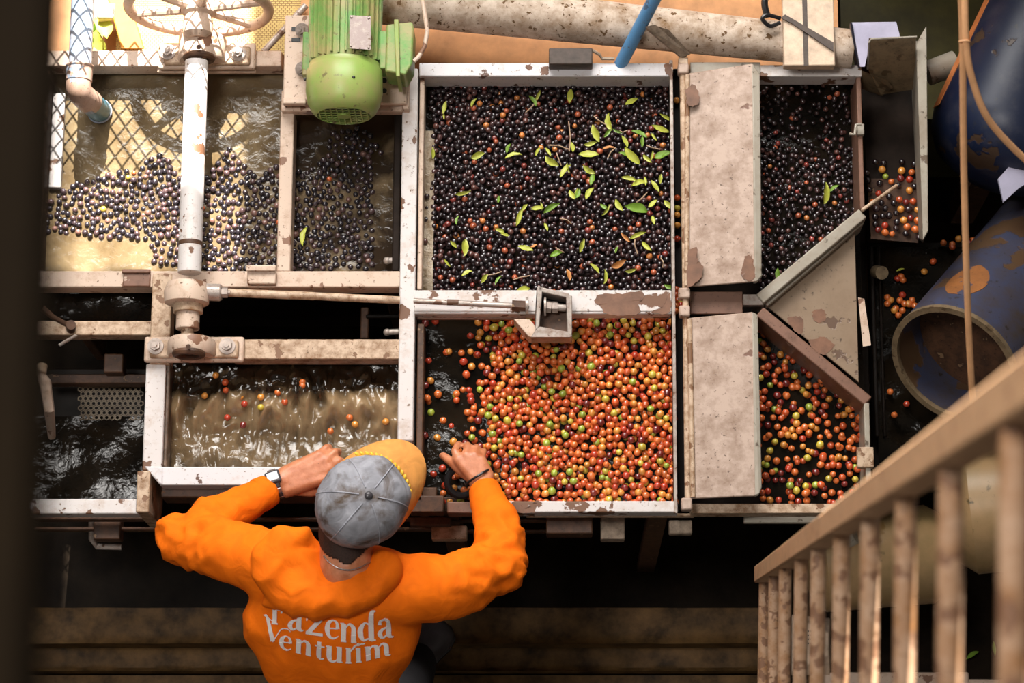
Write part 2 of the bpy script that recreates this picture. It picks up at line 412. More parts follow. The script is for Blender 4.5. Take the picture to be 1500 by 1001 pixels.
# slurry tank below (the man's left hand rests on it)
ts = empty('slurry_tank', P(420, 690, FLOOR), 'white rimmed steel tank of churning muddy water under the left hand of the man', 'tank')
tp('left_rim', 'white', [(211, 533, 240, 690, 0, .06)], parent=ts)
tp('inner_wall', 'innerwall', [(241, 533, 247, 684, -.012, .4)], parent=ts)
tp('front_rim', 'white2', [(234, 684, 612, 711, .0, .05)], parent=ts)
tp('front_channel', 'rust', [(236, 714, 640, 729, -.05, .08)], parent=ts)
ppoly(g := MB(), [(211, 683), (238, 684), (238, 711), (232, 708)], .003, .05); g.build('corner_gusset', 'white2', ts, .003)
tp('lower_rail', 'rust', [(50, 757, 660, 762, -.16, .03), (50, 772, 660, 777, -.22, .03)], parent=ts)
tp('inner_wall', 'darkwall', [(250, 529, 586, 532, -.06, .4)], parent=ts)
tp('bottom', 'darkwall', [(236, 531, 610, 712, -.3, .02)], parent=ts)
tp('leg', 'rust', [(255, 690, 285, 711, -.05, .94)], parent=ts)

# perforated screen trough at the far left
tsc = empty('screen_trough', P(140, 650, FLOOR), 'dark perforated screen trough with a pale front rail beside the left pillar', 'trough')
tp('front_rail', 'white', [(20, 731, 203, 753, 0, .05)], parent=tsc)
tp('corner_post', 'tan', [(200, 690, 219, 751, .01, .2)], parent=tsc)
tp('back_bar', 'rust', [(60, 548, 214, 562, -.16, .04)], parent=tsc)
tp('block', 'rust', [(152, 518, 180, 546, -.12, .05)], parent=tsc)
tp('pan', 'dark', [(20, 540, 212, 731, -.3, .02)], parent=tsc)
# perforated plate: ring-edged holes raised above a dark backing
def perforated(px0, py0, px1, py1, z, parent, pitch=.0125, slope=0.0):
    a = P(px0, py1, z); b = P(px1, py0, z); mb = MB(); row = 0; y = a.y
    while y < b.y:
        x = a.x + (pitch / 2 if row % 2 else 0)
        while x < b.x:
            zz = z + (y - a.y) * slope
            o = len(mb.v); h = pitch * .577; hi = pitch * .33; n = 6
            for rr in (h, hi):
                for j in range(n):
                    t = math.pi / 6 + j * math.pi / 3
                    mb.v.append(Vector((x + rr * math.cos(t), y + rr * math.sin(t), zz)))
            for j in range(n): mb.f.append((o + j, o + (j + 1) % n, o + n + (j + 1) % n, o + n + j))
            x += pitch
        y += pitch * .866; row += 1
    return mb.build('perforated_plate', 'oldsteel', parent, smooth=0, kind=None)
perforated(118, 566, 212, 612, -.25, tsc, slope=.3)
perforated(92, 700, 130, 728, -.27, tsc)
m = MB(); m.tube([P(58, 545, .05), P(66, 560, .06), P(72, 600, .05), P(76, 640, -.05)], [.008, .014, .012, .009]); m.build('lever', 'cream', tsc)
m = MB(); m.cyl(P(62, 536, .05), P(60, 548, .06), .012); m.build('lever_knob', 'tan', tsc)
tp('bracket', 'rust', [(137, 756, 176, 790, -.2, .05)], parent=tsc)
m = MB(); m.tube([P(134, 758, -.22), P(134, 790, -.26), P(142, 801, -.28), P(178, 802, -.28)], .007); m.build('hook', 'steel', tsc)
tp('leg', 'rust', [(203, 735, 217, 750, -.19, .81)], parent=tsc)

# clamp lever on the left crossbar
wl = empty('clamp_lever', P(100, 480, -.03), 'small dark clamp lever on the rusty crossbar near the left pillar', 'lever')
m = MB(); m.tube([P(62, 452, .05), P(78, 465, .04), P(102, 478, .02)], [.008, .006, .006]); m.build('handle', 'rust', wl)
m = MB(); m.cyl(P(104, 482, -.03), P(104, 476, .03), .011); m.build('pivot', 'rust', wl)
m = MB(); m.tube([P(87, 506, .01), P(112, 491, .015)], .004); m.build('pin', 'steel', wl)

# ---------------------------------------------------------------- water surfaces
def surf(name, mat, poly, z, label, amp=.0, step=.012, fn=None, smooth=180):
    xs = [P(x, y, z) for x, y in poly]; x0 = min(p.x for p in xs); x1 = max(p.x for p in xs); y0 = min(p.y for p in xs); y1 = max(p.y for p in xs)
    nx = max(2, int((x1 - x0) / step)); ny = max(2, int((y1 - y0) / step)); mb = MB()
    for i in range(nx + 1):
        for j in range(ny + 1):
            x = x0 + (x1 - x0) * i / nx; y = y0 + (y1 - y0) * j / ny
            h = fn(x, y, i / nx, j / ny) if fn else noise.noise(Vector((x * 14, y * 14, z * 31))) * amp
            mb.v.append(Vector((x, y, z + h)))
    for i in range(nx):
        for j in range(ny):
            q = i * (ny + 1) + j; mb.f.append((q, q + ny + 1, q + ny + 2, q + 1))
    return mb.build(name, mat, None, smooth=smooth, label=label, cat='water', kind='stuff')
ZW = -.07
surf('muddy_water', 'mud', [(66, 97), (412, 400)], ZW, 'sunlit muddy water in the upper left trough', .004)
surf('muddy_water', 'mud2', [(424, 110), (580, 400)], ZW, 'murky brown water in the narrow trough below the green motor', .003)
def churn(x, y, u, v):
    # v: 0 front, 1 back; boiling ridges spilling toward the front
    ang = noise.noise(Vector((x * 5, y * 5, 2))) * .8
    w = 1 - 2.2 * abs(noise.noise(Vector((x * 24 + ang, y * 11, 1.0)))) ; w2 = 1 - 2.2 * abs(noise.noise(Vector((x * 50, y * 26 + ang, 4.0))))
    b = math.exp(-((v - (.56 + .1 * math.sin(u * 3.1))) / .2) ** 2)
    big = b * (.024 * w + .01 * w2 + .006)
    sw = .005 * math.sin(30 * math.hypot(x + .62, (y + .1) * 1.5) + 4 * noise.noise(Vector((x * 6, y * 6, 0))))
    return big + sw * (1 - b) + .003 * w2 * (1 - .5 * b)
def crest_shade(x, y, u, v):
    h = churn(x, y, u, v); dark = max(0, min(1, (v - .6 - .14 * noise.noise(Vector((x * 9, 1, 0))) - .12 * max(0, u - .6)) / .12))  # dark: shade of the back beam painted into the rear water colour
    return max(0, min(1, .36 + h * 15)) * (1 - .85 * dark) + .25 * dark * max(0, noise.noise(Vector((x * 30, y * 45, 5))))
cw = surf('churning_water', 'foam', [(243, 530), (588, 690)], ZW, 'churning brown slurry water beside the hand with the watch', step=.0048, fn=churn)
ca_ = cw.data.color_attributes.new('crest_shade', 'FLOAT_COLOR', 'POINT')
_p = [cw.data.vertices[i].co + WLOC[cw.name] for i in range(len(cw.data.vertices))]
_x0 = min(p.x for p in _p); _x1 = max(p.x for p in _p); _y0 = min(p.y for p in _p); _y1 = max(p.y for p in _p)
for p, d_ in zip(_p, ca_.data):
    c_ = crest_shade(p.x, p.y, (p.x - _x0) / (_x1 - _x0), (p.y - _y0) / (_y1 - _y0)); d_.color = (c_, c_, c_, 1)
surf('dark_water', 'blackwater', [(20, 424), (222, 474)], -.1, 'dark splashing water in the gap left of the shaft', .006, step=.008)
surf('dark_water', 'blackwater', [(30, 610), (212, 735)], -.25, 'black glistening water over the perforated screen', .005, step=.007)

# ================================================================== RIGHT SORTING TANKS
tr = empty('sorting_tank', P(800, 420, FLOOR), 'white flaking steel sorting tank split by a crossbar into dark and ripe cherries', 'tank')
def rp(name, mat, rects, bevel=.003, **k): return tp(name, mat, rects, bevel, parent=tr, **k)
rp('back_rim', 'white2', [(614, 92, 984, 112, .012, .075)])
rp('back_wall', 'innerwall', [(614, 110, 984, 113, -.05, .3)])
rp('left_edge', 'cream', [(613, 110, 620, 424, 0, .3)])
rp('left_edge', 'rust', [(610, 474, 620, 735, -.01, .3)])
rp('middle_bar', 'white', [(606, 425, 984, 457, .006, .012)])
rp('middle_web', 'white', [(606, 455, 984, 460, .004, .045)])
rp('middle_flange', 'primer', [(606, 461, 770, 468, -.03, .01)])
rp('front_rim', 'white', [(716, 734, 993, 751, .0, .05)])
rp('front_rim_plate', 'rust', [(600, 726, 650, 751, -.01, .05)])
rp('front_rim_plate', 'primer', [(655, 735, 716, 752, -.005, .05)])
rp('right_edge', 'steel', [(984, 88, 989, 752, .012, .012)], bevel=.001)
rp('right_wall', 'darkwall', [(984, 100, 987, 735, -.005, .3)])
rp('bottom', 'darkwall', [(612, 100, 988, 745, -.3, .02)])
rp('bottom_lip', 'tan', [(770, 752, 1018, 757, -.05, .02)])
rp('lower_rail', 'rust', [(660, 760, 800, 764, -.18, .03), (660, 775, 800, 779, -.25, .03)])
rp('leg', 'rust', [(640, 728, 670, 750, -.06, .94)]); rp('leg', 'rust', [(950, 737, 980, 750, -.06, .94)])
rp('leg', 'rust', [(630, 94, 660, 108, -.1, .9)]); rp('leg', 'rust', [(950, 94, 980, 108, -.1, .9)])
rp('drip_tray', 'rust', [(800, 757, 868, 782, -.12, .06)])
rp('clamp_block', 'woodgrey', [(880, 757, 915, 790, -.14, .05)])
rp('clamp_block', 'woodgrey', [(980, 762, 1014, 782, -.1, .03)])
rp('tray', 'rust', [(600, 757, 660, 770, -.1, .03)]); rp('tray', 'tan', [(632, 770, 684, 790, -.14, .04)])
# screw tensioner on the middle bar
tn = empty('screw_tensioner', P(800, 460, .006), 'square steel screw tensioner with threaded rod on the crossbar', 'tensioner')
m = MB(); m.cyl(P(606, 441, .03), P(775, 449, .03), .0065); m.build('rod', 'steel', tn)
m = MB(); m.cyl(P(655, 443, .03), P(672, 443.5, .03), .0072); m.build('rod_sleeve', 'rust', tn)
m = MB(); m.cyl(P(750, 447.5, .03), P(770, 448.5, .03), .0125, n=6); m.build('hex_nut', 'rust', tn)
m = MB(); m.cyl(P(770, 448.5, .03), P(774, 448.5, .03), .02, n=22); m.build('washer', 'steel', tn)
# open box bracket: four walls around a pocket
zt = .055
def wallprism(pts, z, h): q = MB(); ppoly(q, pts, z, h); return q
for nm, pts in (('box_side', [(787, 419), (795, 420), (790, 478), (784, 484)]), ('box_side', [(787, 419), (834, 430), (834, 437), (789, 427)]),
                ('box_side', [(829, 432), (838, 433), (838, 494), (831, 488)]), ('box_side', [(784, 484), (790, 478), (833, 486), (837, 494), (777, 494)]),
                ('gusset', [(752, 467), (776, 468), (786, 480), (780, 495), (774, 493)])):
    q = wallprism(pts, zt if nm == 'box_side' else .03, .06); q.build(nm, 'cream' if nm == 'gusset' else 'steel', tn, .002)
wallprism([(786, 424), (836, 434), (836, 492), (782, 490)], .006, .006).build('box_base', 'rust', tn)
m = MB(); m.cyl(P(797, 449, .03), P(800, 449, .03), .022, n=22); m.build('washer', 'steel', tn)
m = MB(); m.cyl(P(800, 449, .03), P(808, 450, .03), .014, n=6); m.cyl(P(809, 450, .03), P(817, 450, .03), .014, n=6); m.build('lock_nut', 'bolt', tn)
m = MB(); m.cyl(P(816, 450, .03), P(829, 451, .03), .009); m.build('rod_end', 'steel', tn)

def patch(parent, z, pts, mat='bare', name='bare_patch'):
    rnd = random.Random(len(pts) * 31 + int(pts[0][0])); c_ = Vector((sum(p[0] for p in pts) / len(pts), sum(p[1] for p in pts) / len(pts), 0)); ring_ = bez([Vector((*p, 0)) for p in pts + pts[:1]], 5)[:-1]
    out = [(p.x + (rnd.random() - .5) * 3.0, p.y + (rnd.random() - .5) * 3.0) for p in ring_]
    vs = [P(c_.x, c_.y, z)] + [P(x, y, z) for x, y in out]; n = len(out)
    q = MB(); q.add(vs, [(0, i + 1, (i + 1) % n + 1) for i in range(n)]); o = q.build(name, mat, parent, smooth=0); m_ = o.modifiers.new('s', 'SOLIDIFY'); m_.thickness = .0008; return o
M['bare'] = plain('bare_brown_primer', (.17, .08, .045), .5, .35, 30)
patch(tr, .0072, [(873, 433), (885, 430), (910, 430), (941, 428), (943, 437), (936, 445), (937, 458), (915, 462), (890, 461), (880, 450), (871, 443)])
patch(tr, .0072, [(953, 457), (966, 452), (975, 440), (982, 431), (983, 456), (970, 460)])
patch(tr, .0007, [(755, 746), (762, 740), (772, 745), (780, 741), (783, 750), (757, 751)])
patch(tr, .0007, [(782, 736), (788, 734), (794, 738), (788, 744)]); patch(tr, .0128, [(792, 100), (798, 96), (804, 99), (802, 108), (793, 109)]); patch(tr, .0128, [(770, 96), (777, 94), (779, 102), (771, 101)]); patch(tr, .0128, [(972, 95), (983, 94), (983, 110), (975, 108)])
# hinge rod + two sand coloured flaps
fl = {}
hr = empty('hinge_rod', P(1000, 420, 0), 'rusty hinge rod with square knuckles between the flaps and the sorting tank', 'hinge')
m = MB(); m.cyl(P(1000, 96, .03), P(1008, 742, .03), .0075); m.build('rod', 'tan', hr)
for (a, b, c, d) in ((994, 421, 1011, 437), (995, 447, 1011, 463), (993, 92, 1009, 107), (998, 729, 1014, 747)):
    m = MB(); pbox(m, a, b, c, d, .045, .03); m.build('knuckle', 'flap', hr, .004)
rp('gutter', 'dark', [(989, 100, 1003, 745, -.06, .02)])
def flap(name, lab, pts, fold, ribx):
    e = empty(name, P(*pts[0], .02), lab, 'flap', 'hinged flaps')
    z = [.035, .05, .05, .05, .05, .035]
    mb = MB(); mb.prism([P(x, y, zz) for (x, y), zz in zip(pts, z)], (0, 0, -.006)); mb.build('sheet', 'flap', e, .002)
    mb = MB(); mb.prism([P(x, y, .049 + .004 * (i in (0, 3))) for i, (x, y) in enumerate(fold)], (0, 0, -.02)); mb.build('folded_edge', 'chute', e, .002)
    mb = MB(); a, b = pts[0], pts[-1]; mb.cyl(P(a[0] + 4, a[1] + 2, .038), P(b[0] + 4, b[1] - 2, .038), .006); mb.build('hinge_roll', 'tan', e)
    return e
flap('hinged_flap', 'upper sand-coloured steel flap beside the dark cherries with worn brown corner',
     [(1003, 108), (1102, 93), (1104, 95), (1106, 411), (1104, 413), (1002, 421)], [(1102, 93), (1113, 108), (1116, 404), (1109, 412), (1104, 413)], 0)
flap('hinged_flap', 'lower sand-coloured steel flap beside the ripe cherries with brown stains',
     [(1006, 466), (1102, 457), (1104, 459), (1107, 724), (1105, 727), (1011, 731)], [(1102, 457), (1110, 461), (1116, 714), (1112, 724), (1105, 727)], 0)

_fl = [o for o in bpy.data.objects if o.name.startswith('hinged_flap')]
patch(_fl[0], .0512, [(1009, 366), (1020, 363), (1022, 380), (1030, 392), (1026, 408), (1014, 417), (1006, 417)]); patch(_fl[0], .0512, [(1086, 395), (1090, 378), (1100, 374), (1104, 385), (1106, 405), (1098, 411), (1087, 406)])
patch(_fl[0], .0512, [(1004, 130), (1014, 124), (1022, 132), (1024, 150), (1014, 156), (1006, 150)])
# ================================================================== OUTLET BOX at the right
ob = empty('outlet_box', P(1190, 420, FLOOR), 'funnel-shaped steel outlet box right of the flaps with two diagonal rims', 'box')
def op(name, mat, rects, bevel=.002): return tp(name, mat, rects, bevel, parent=ob)
op('back_rim', 'chute', [(1011, 91, 1114, 108, .01, .04)])
op('back_rim', 'white', [(1112, 95, 1262, 112, .006, .06)])
op('side_rim', 'primer', [(1257, 112, 1264, 306, .0, .25)])
op('front_rim', 'tan', [(1012, 738, 1250, 752, -.01, .05)])
op('front_ledge', 'chute', [(1090, 756, 1240, 766, -.08, .02)])
op('centre_plate', 'primer', [(1011, 427, 1088, 460, -.005, .012)])
op('centre_web', 'steel', [(1088, 431, 1118, 447, -.012, .02)])
op('bottom', 'darkwall', [(1000, 95, 1270, 745, -.32, .02)])
op('side_rim', 'chute', [(1267, 590, 1275, 716, .0, .25)])
op('clip', 'tan', [(1256, 655, 1280, 685, .008, .02)])
op('leg', 'rust', [(1230, 730, 1250, 745, -.06, .94)]); op('leg', 'rust', [(1235, 98, 1255, 110, -.1, .9)])
def diag(name, mat, a, b, wpx, z, h, e=0):
    a3 = P(*a, z); b3 = P(*b, z); mb = MB(); mb.beam(a3 - Vector((0, 0, h / 2)), b3 - Vector((0, 0, h / 2)), wpx / 640, h); return mb.build(name, mat, ob, .003)
diag('diagonal_rim', 'chute', (1264, 312), (1113, 438), 17, .0, .22)
diag('diagonal_rim', 'primer', (1113, 456), (1272, 588), 17, .0, .22)
diag('diagonal_lip', 'chute', (1264, 324), (1122, 446), 7, -.02, .03)
q = MB(); ppoly(q, [(1124, 449), (1252, 340), (1258, 560)], -.045, .006); q.build('triangle_sheet', 'triangle', ob, .001)
patch(ob, -.044, [(1152, 466), (1165, 462), (1176, 468), (1177, 485), (1168, 488), (1158, 476)]); patch(ob, -.044, [(1190, 456), (1203, 453), (1211, 462), (1203, 473), (1191, 468)]); patch(ob, -.044, [(1185, 500), (1205, 494), (1222, 505), (1208, 520), (1195, 515)])
diag('top_strip', 'tan', (1262, 308), (1315, 270), 5, .01, .012)
m = MB(); m.tube([P(1244, 196, .03), P(1252, 197, .03), P(1254, 183, .03), P(1262, 182, .03)], .0035, 8); m.build('latch_hook', 'chute', ob)
op('latch_plate', 'chute', [(1256, 181, 1266, 197, .012, .02)])
m = MB(); m.hexa([P(1258, 440, -.05), P(1266, 440, -.05), P(1275, 506, -.05), P(1264, 508, -.05)], [P(1257, 436, .0), P(1266, 438, .0), P(1276, 506, .0), P(1264, 508, .0)]); m.build('drip_bar', 'cream', ob)

# chute and plates at the upper right
cu = empty('cherry_chute', P(1310, 250, FLOOR), 'pale sheet-metal chute with upright side plate beside the blue drum', 'chute')
m = MB(); m.hexa([P(1346, 350, -.1), P(1352, 356, -.1), P(1352, 60, -.1), P(1332, 60, -.1)], [P(1352, 352, .12), P(1360, 338, .12), P(1357, 38, .14), P(1342, 64, .12)]); m.build('side_plate', 'chute', cu, .002)
m = MB(); m.prism([P(1272, 100, .05), P(1274, 60, .16), P(1276, 57, .165), P(1342, 54, .165), P(1340, 128, -.04), P(1290, 136, -.06)], (0, -.004, -.004)); m.build('back_sheet', 'oldsteel', cu, .001)
m = MB(); m.tube([P(1271, 101, .05), P(1273, 62, .16), P(1276, 57, .165), P(1343, 54, .165)], .0025, 6); m.build('sheet_edge', 'chute', cu)
m = MB(); m.prism([P(1262, 103, .03), P(1300, 118, .03), P(1308, 128, .0), P(1292, 140, -.1), P(1264, 130, -.08)], (0, 0, -.004)); m.build('curved_guide', 'oldsteel', cu, .001)
m = MB(); m.hexa([P(1276, 350, -.16), P(1345, 356, -.16), P(1345, 262, -.13), P(1270, 262, -.13)], [P(1276, 350, -.15), P(1345, 356, -.15), P(1345, 262, -.12), P(1270, 262, -.12)]); m.build('floor_sheet', 'rust', cu)
m = MB(); m.hexa([P(1270, 262, -.14), P(1345, 262, -.14), P(1345, 130, -.14), P(1262, 130, -.14)], [P(1270, 262, -.13), P(1345, 262, -.13), P(1345, 130, -.13), P(1262, 130, -.13)]); m.build('floor_sheet', 'darkwall', cu)
m = MB(); m.box(P(1300, 300, -.2).x, P(1325, 300, -.2).x, P(1300, 320, -.2).y, P(1300, 290, -.2).y, FLOOR, -.16); m.build('support_post', 'rust', cu)
m = MB(); m.hexa([P(1252, 92, -.1), P(1300, 92, -.1), P(1316, 40, -.1), P(1250, 42, -.1)], [P(1260, 99, .03), P(1271, 100, .05), P(1312, 32, .13), P(1249, 34, .13)])
bx = empty('sheet_cover', P(1285, 60, -.5), 'pale lavender bent sheet cover behind the outlet box corner', 'cover')
m = MB(); m.prism([P(1260, 98, .1), P(1267, 98, .1), P(1271, 80, .1), P(1273, 56, .1), P(1319, 54, .11), P(1313, 32, .11), P(1248, 33, .11), P(1250, 42, .11)], (0, .004, -.01)); m.build('top_sheet', 'lav', bx, .001)
m = MB(); m.prism([P(1248, 33, .14), P(1250, 44, .12), P(1260, 99, .02), P(1258, 105, -.3), P(1246, 60, -.3)], (-.005, 0, 0)); m.build('side_sheet', 'drum2', bx, .001)
m = MB(); m.box(P(1262, 60, -.1).x, P(1300, 60, -.1).x, P(1280, 85, -.1).y, P(1280, 75, -.1).y, -.5, .03); m.build('stand', 'rust', bx)

# dark drain pan below the chute
dp = empty('drain_pan', P(1370, 500, FLOOR), 'black wet drain pan with stray cherries between outlet box and drums', 'pan')
tp('pan', 'dark', [(1276, 355, 1440, 720, -.3, .02)], parent=dp)
tp('rib', 'dark', [(1278, 360, 1284, 640, -.26, .04)], parent=dp); tp('rib', 'dark', [(1290, 360, 1294, 640, -.27, .04)], parent=dp)
m = MB(); m.cyl(P(1292, 400, -.2), P(1284, 398, -.24), .016); m.build('pipe_stub', 'oldsteel', dp)
tp('support', 'rust', [(1330, 420, 1360, 450, -.32, .68)], parent=dp)
surf('dark_water', 'blackwater', [(1278, 362), (1440, 720)], -.285, 'thin dark water film lying in the drain pan', .006, step=.008)

# ================================================================== SHAFT with handwheel
sh = empty('valve_shaft', P(275, 500, 0), 'long worn steel valve shaft with spoked handwheel across the left trough', 'shaft')
ZS = .085
XS = P(283, 240, ZS).x
def Y(py, z=ZS): return P(283, py, z).y
def scyl(name, mat, ya, yb_, r, r2=None, n=28): m_ = MB(); m_.cyl((XS, Y(ya), ZS), (XS, Y(yb_), ZS), r, r2, n); return m_.build(name, mat, sh, .0015)
scyl('shaft', 'white', 90, 400, .0268)
scyl('shaft_neck', 'steel', 74, 91, .0135); scyl('wear_ring', 'rust', 354, 361, .0274)
m = MB(); m.lathe((XS - .004, Y(447), ZS), (0, 1, 0), [(0, .04), (.004, .05), (.03, .052), (.05, .045), (.055, .03)]); m.build('collar', 'cream', sh)
m = MB(); m.cyl((XS + .03, Y(428), ZS), (XS + .072, Y(428), ZS - .005), .02, n=16); m.build('collar_lug', 'steel', sh, .003)
hexbolt((XS + .068, Y(428), ZS - .005), (1, 0, 0), .012, .02, sh)
m = MB(); m.cyl((XS, Y(444), ZS), (XS, Y(459), ZS), .034); m.build('sleeve', 'tan', sh, .002)
m = MB(); m.lathe((XS, Y(483), ZS), (0, 1, 0), [(0, .0265), (.03, .0265), (.046, .0265)]); m.build('coupling', 'cream', sh, .002)
scyl('stub', 'tan', 480, 506, .014)
# handwheel
HW = Vector((P(291, 12, .09).x, P(291, 12, .09).y, .09)); RW = .162
m = MB(); m.torus(HW, (0, 1, 0), RW, .0125, 56, 12); m.build('wheel_rim', 'cream', sh)
for i in range(6):
    a = R(60 * i + 14); e = Vector((math.cos(a), 0, math.sin(a)))
    m = MB(); m.cyl(HW + e * .03, HW + e * (RW - .006), .0125, .0085, 10); m.build('spoke', 'cream', sh)
m = MB(); m.lathe((HW.x, HW.y - .075, HW.z), (0, 1, 0), [(0, .022), (.012, .034), (.03, .036), (.055, .032), (.062, .04), (.09, .04), (.1, .03)]); m.build('wheel_hub', 'cream', sh, .001)
m = MB(); m.cyl((HW.x, HW.y + .02, HW.z), (HW.x, HW.y + .12, HW.z), .02, n=18); m.build('hub_cap', 'tan', sh, .002)
# pillow blocks
def pillow(px0, py0, px1, py1, lab, bolts, cx, dome, z0=.0):
    e = empty('bearing_block', P(cx, (py0 + py1) / 2, z0), lab, 'bearing', 'shaft bearings')
    q = MB(); pbox(q, px0, py0, px1, py1, z0 + .018, .018); q.build('base_plate', 'cream', e, .005)
    q = MB(); pbox(q, px0 + 8, py0 + 5, px1 - 8, py1 - 6, z0 + .03, .014); q.build('foot', 'tan', e, .005)
    for bx_, by in bolts: hexbolt(P(bx_, by, z0 + .028), (0, 0, 1), .0125, .018, e)
    x0 = P(cx, 0, z0).x; y0 = P(cx, dome[1], z0 + .05).y; y1 = P(cx, dome[0], z0 + .05).y
    q = MB(); prof = []
    n = 16; rings = []
    for yy, rr in ((y0, dome[2] * .93), (y0 + .006, dome[2]), (y1 - .006, dome[2]), (y1, dome[2] * .93)):
        rings.append([Vector((P(cx, (py0 + py1) / 2, ZS).x + rr * math.cos(math.pi * j / n), yy, z0 + .012 + (.9 * rr + ZS - z0 - .045) * math.sin(math.pi * j / n) ** .8)) for j in range(n + 1)])
    q.loft(rings); q.build('housing', 'cream', e)
    q = MB(); q.cyl(P(cx, (dome[0] + dome[1]) / 2, .12), P(cx, (dome[0] + dome[1]) / 2, .132), .006, n=8); q.build('grease_nipple', 'rust', e)
    q = MB(); q.torus((P(cx, (py0 + py1) / 2, ZS).x, y0 - .004, ZS - .008), (0, 1, 0), .03, .008, 28, 8); q.build('seal_ring', 'rust', e)
    return e
pillow(232, 62, 374, 100, 'bearing block of the shaft on the back beam below the handwheel', [(246, 77), (349, 79)], 291, (50, 88, .056), .0)
pillow(211, 493, 357, 530, 'bearing block at the front end of the shaft above the slurry tank', [(228, 508), (333, 508)], 276, (496, 520, .056), .0)
# push rod from the collar
pr = MB(); pr.cyl(P(333, 429, .04), P(460, 434, .03), .0095); pr.cyl(P(460, 434, .03), P(586, 440, .02), .0088); pr.build('push_rod', 'tan', None, label='thin rusty push rod running from shaft collar to the tank post', cat='rod')
# small fittings in the dark opening
fi = empty('drain_fitting', P(560, 470, -.2), 'small dark valve fitting in the gap above the slurry tank', 'fitting')
tp('stem', 'rust', [(528, 450, 540, 496, -.15, .05)], parent=fi); tp('arm', 'dark', [(536, 460, 586, 466, -.14, .02)], parent=fi)
for yy in (382, 487):
    m = MB(); m.cyl(P(566, yy, -.08 if yy > 400 else -.05), P(584, yy - 1, -.08 if yy > 400 else -.05), .007); m.sphere(P(567, yy, -.08 if yy > 400 else -.05), .009)
    m.build('tap_handle', 'steel', fi if yy > 400 else tl)

# ================================================================== MOTOR
mo = empty('electric_motor', P(505, 100, .02), 'green finned electric motor with lime fan cowl above the narrow trough', 'motor')
ZM = .15; XM = P(505, 100, ZM).x
def MY(py): return P(505, py, ZM).y
RM = .083
m = MB(); m.cyl((XM, MY(-12), ZM), (XM, MY(103), ZM), RM * .9, n=40); m.build('body', 'green', mo)
for i in range(30):
    a = 2 * math.pi * i / 30
    if 200 < math.degrees(a) < 340: continue
    u = Vector((math.cos(a), 0, math.sin(a))); t = Vector((-math.sin(a), 0, math.cos(a))) * .0028
    q = MB(); b0 = Vector((XM, MY(94) + .004 * (i % 2), ZM)); b1 = Vector((XM, MY(0), ZM))
    q.hexa([b0 + u * RM * .86 - t, b0 + u * RM * .86 + t, b1 + u * RM * .86 + t, b1 + u * RM * .86 - t], [b0 + u * RM * 1.0 - t * .6, b0 + u * RM * 1.0 + t * .6, b1 + u * RM * 1.02 + t * .6, b1 + u * RM * 1.02 - t * .6]); q.build('fin', 'green', mo)
m = MB(); m.lathe((XM, MY(2), ZM), (0, 1, 0), [(0, RM * .95), (.01, RM * 1.06), (.05, RM * 1.06)], 40); m.build('end_bell', 'green', mo)
cl = MY(96); ce = MY(169)
L = cl - ce
m = MB(); m.lathe((XM, cl, ZM), (0, -1, 0), [(0, RM * .98), (.012, RM * 1.0), (.016, RM * 1.045), (L * .55, RM * 1.06), (L * .78, RM * 1.0), (L * .92, RM * .9), (L, RM * .78), (L + .002, RM * .74), (L - .004, RM * .73), (L - .02, RM * .73)], 44, cap=False); fc = m.build('fan_cowl', 'green2', mo, smooth=50)
m = MB(); m.cyl((XM, ce + .02, ZM), (XM, ce + .024, ZM), RM * .78, n=36); m.build('fan_disc', 'black', fc)
rr = RM * .75
for i in range(-4, 5):
    x = i * rr / 4.6; h = math.sqrt(max(0, rr * rr - x * x))
    q = MB(); q.beam((XM + x, ce, ZM - h), (XM + x, ce, ZM + h), .0022, .003, (1, 0, 0)); q.build('grille_bar', 'green2', fc)
for i in range(-3, 4):
    z = i * rr / 3.7; h = math.sqrt(max(0, rr * rr - z * z))
    q = MB(); q.beam((XM - h, ce, ZM + z), (XM + h, ce, ZM + z), .003, .0022); q.build('grille_bar', 'green2', fc)
m = MB(); m.cyl((XM, ce + .004, ZM), (XM, ce - .004, ZM), rr * .24, n=24); m.build('grille_hub', 'green2', fc)
# terminal box
m = MB(); m.prism([P(566, 36, .18), P(604, 32, .18), P(606, 40, .18), P(604, 92, .18), P(594, 110, .18), P(564, 104, .18)], (0, 0, -.09)); tb = m.build('terminal_box', 'green', mo, .004)
m = MB(); m.prism([P(577, 28, .19), P(584, 28, .19), P(586, 112, .19), P(580, 112, .19)], (0, 0, -.11)); m.build('box_flange', 'green2', tb, .002)
m = MB(); m.prism([P(556, 45, .17), P(568, 45, .17), P(568, 100, .17), P(556, 100, .17)], (0, 0, -.06)); m.build('box_neck', 'green', tb, .002)
q = MB(); q.hexa([P(512, 71, ZM + RM * 1.03), P(543, 73, ZM + RM * .95), P(543, 24, ZM + RM * .95), P(512, 22, ZM + RM * 1.03)], [P(512, 71, ZM + RM * 1.06), P(543, 73, ZM + RM * .98), P(543, 24, ZM + RM * .98), P(512, 22, ZM + RM * 1.06)]); npl = q.build('nameplate', 'plate', mo)
for (x, y, dz) in ((515, 25, 1.07), (540, 27, .99), (514, 67, 1.07), (540, 70, .99)):
    q = MB(); q.sphere(P(x, y, ZM + RM * dz), .003, 8, 5); q.build('rivet', 'bolt', npl)
q = MB(); q.sphere(P(518, 113, ZM + RM), .004, 8, 5); q.build('cowl_screw', 'black', mo)
q = MB(); q.sphere(P(447, 116, ZM), .004, 8, 5); q.build('cowl_screw', 'black', mo)
for (a, b, c, d) in ((443, 46, 458, 110),):
    q = MB(); pbox(q, a, b, c, d, .09, .03); q.build('foot', 'green', mo, .003)
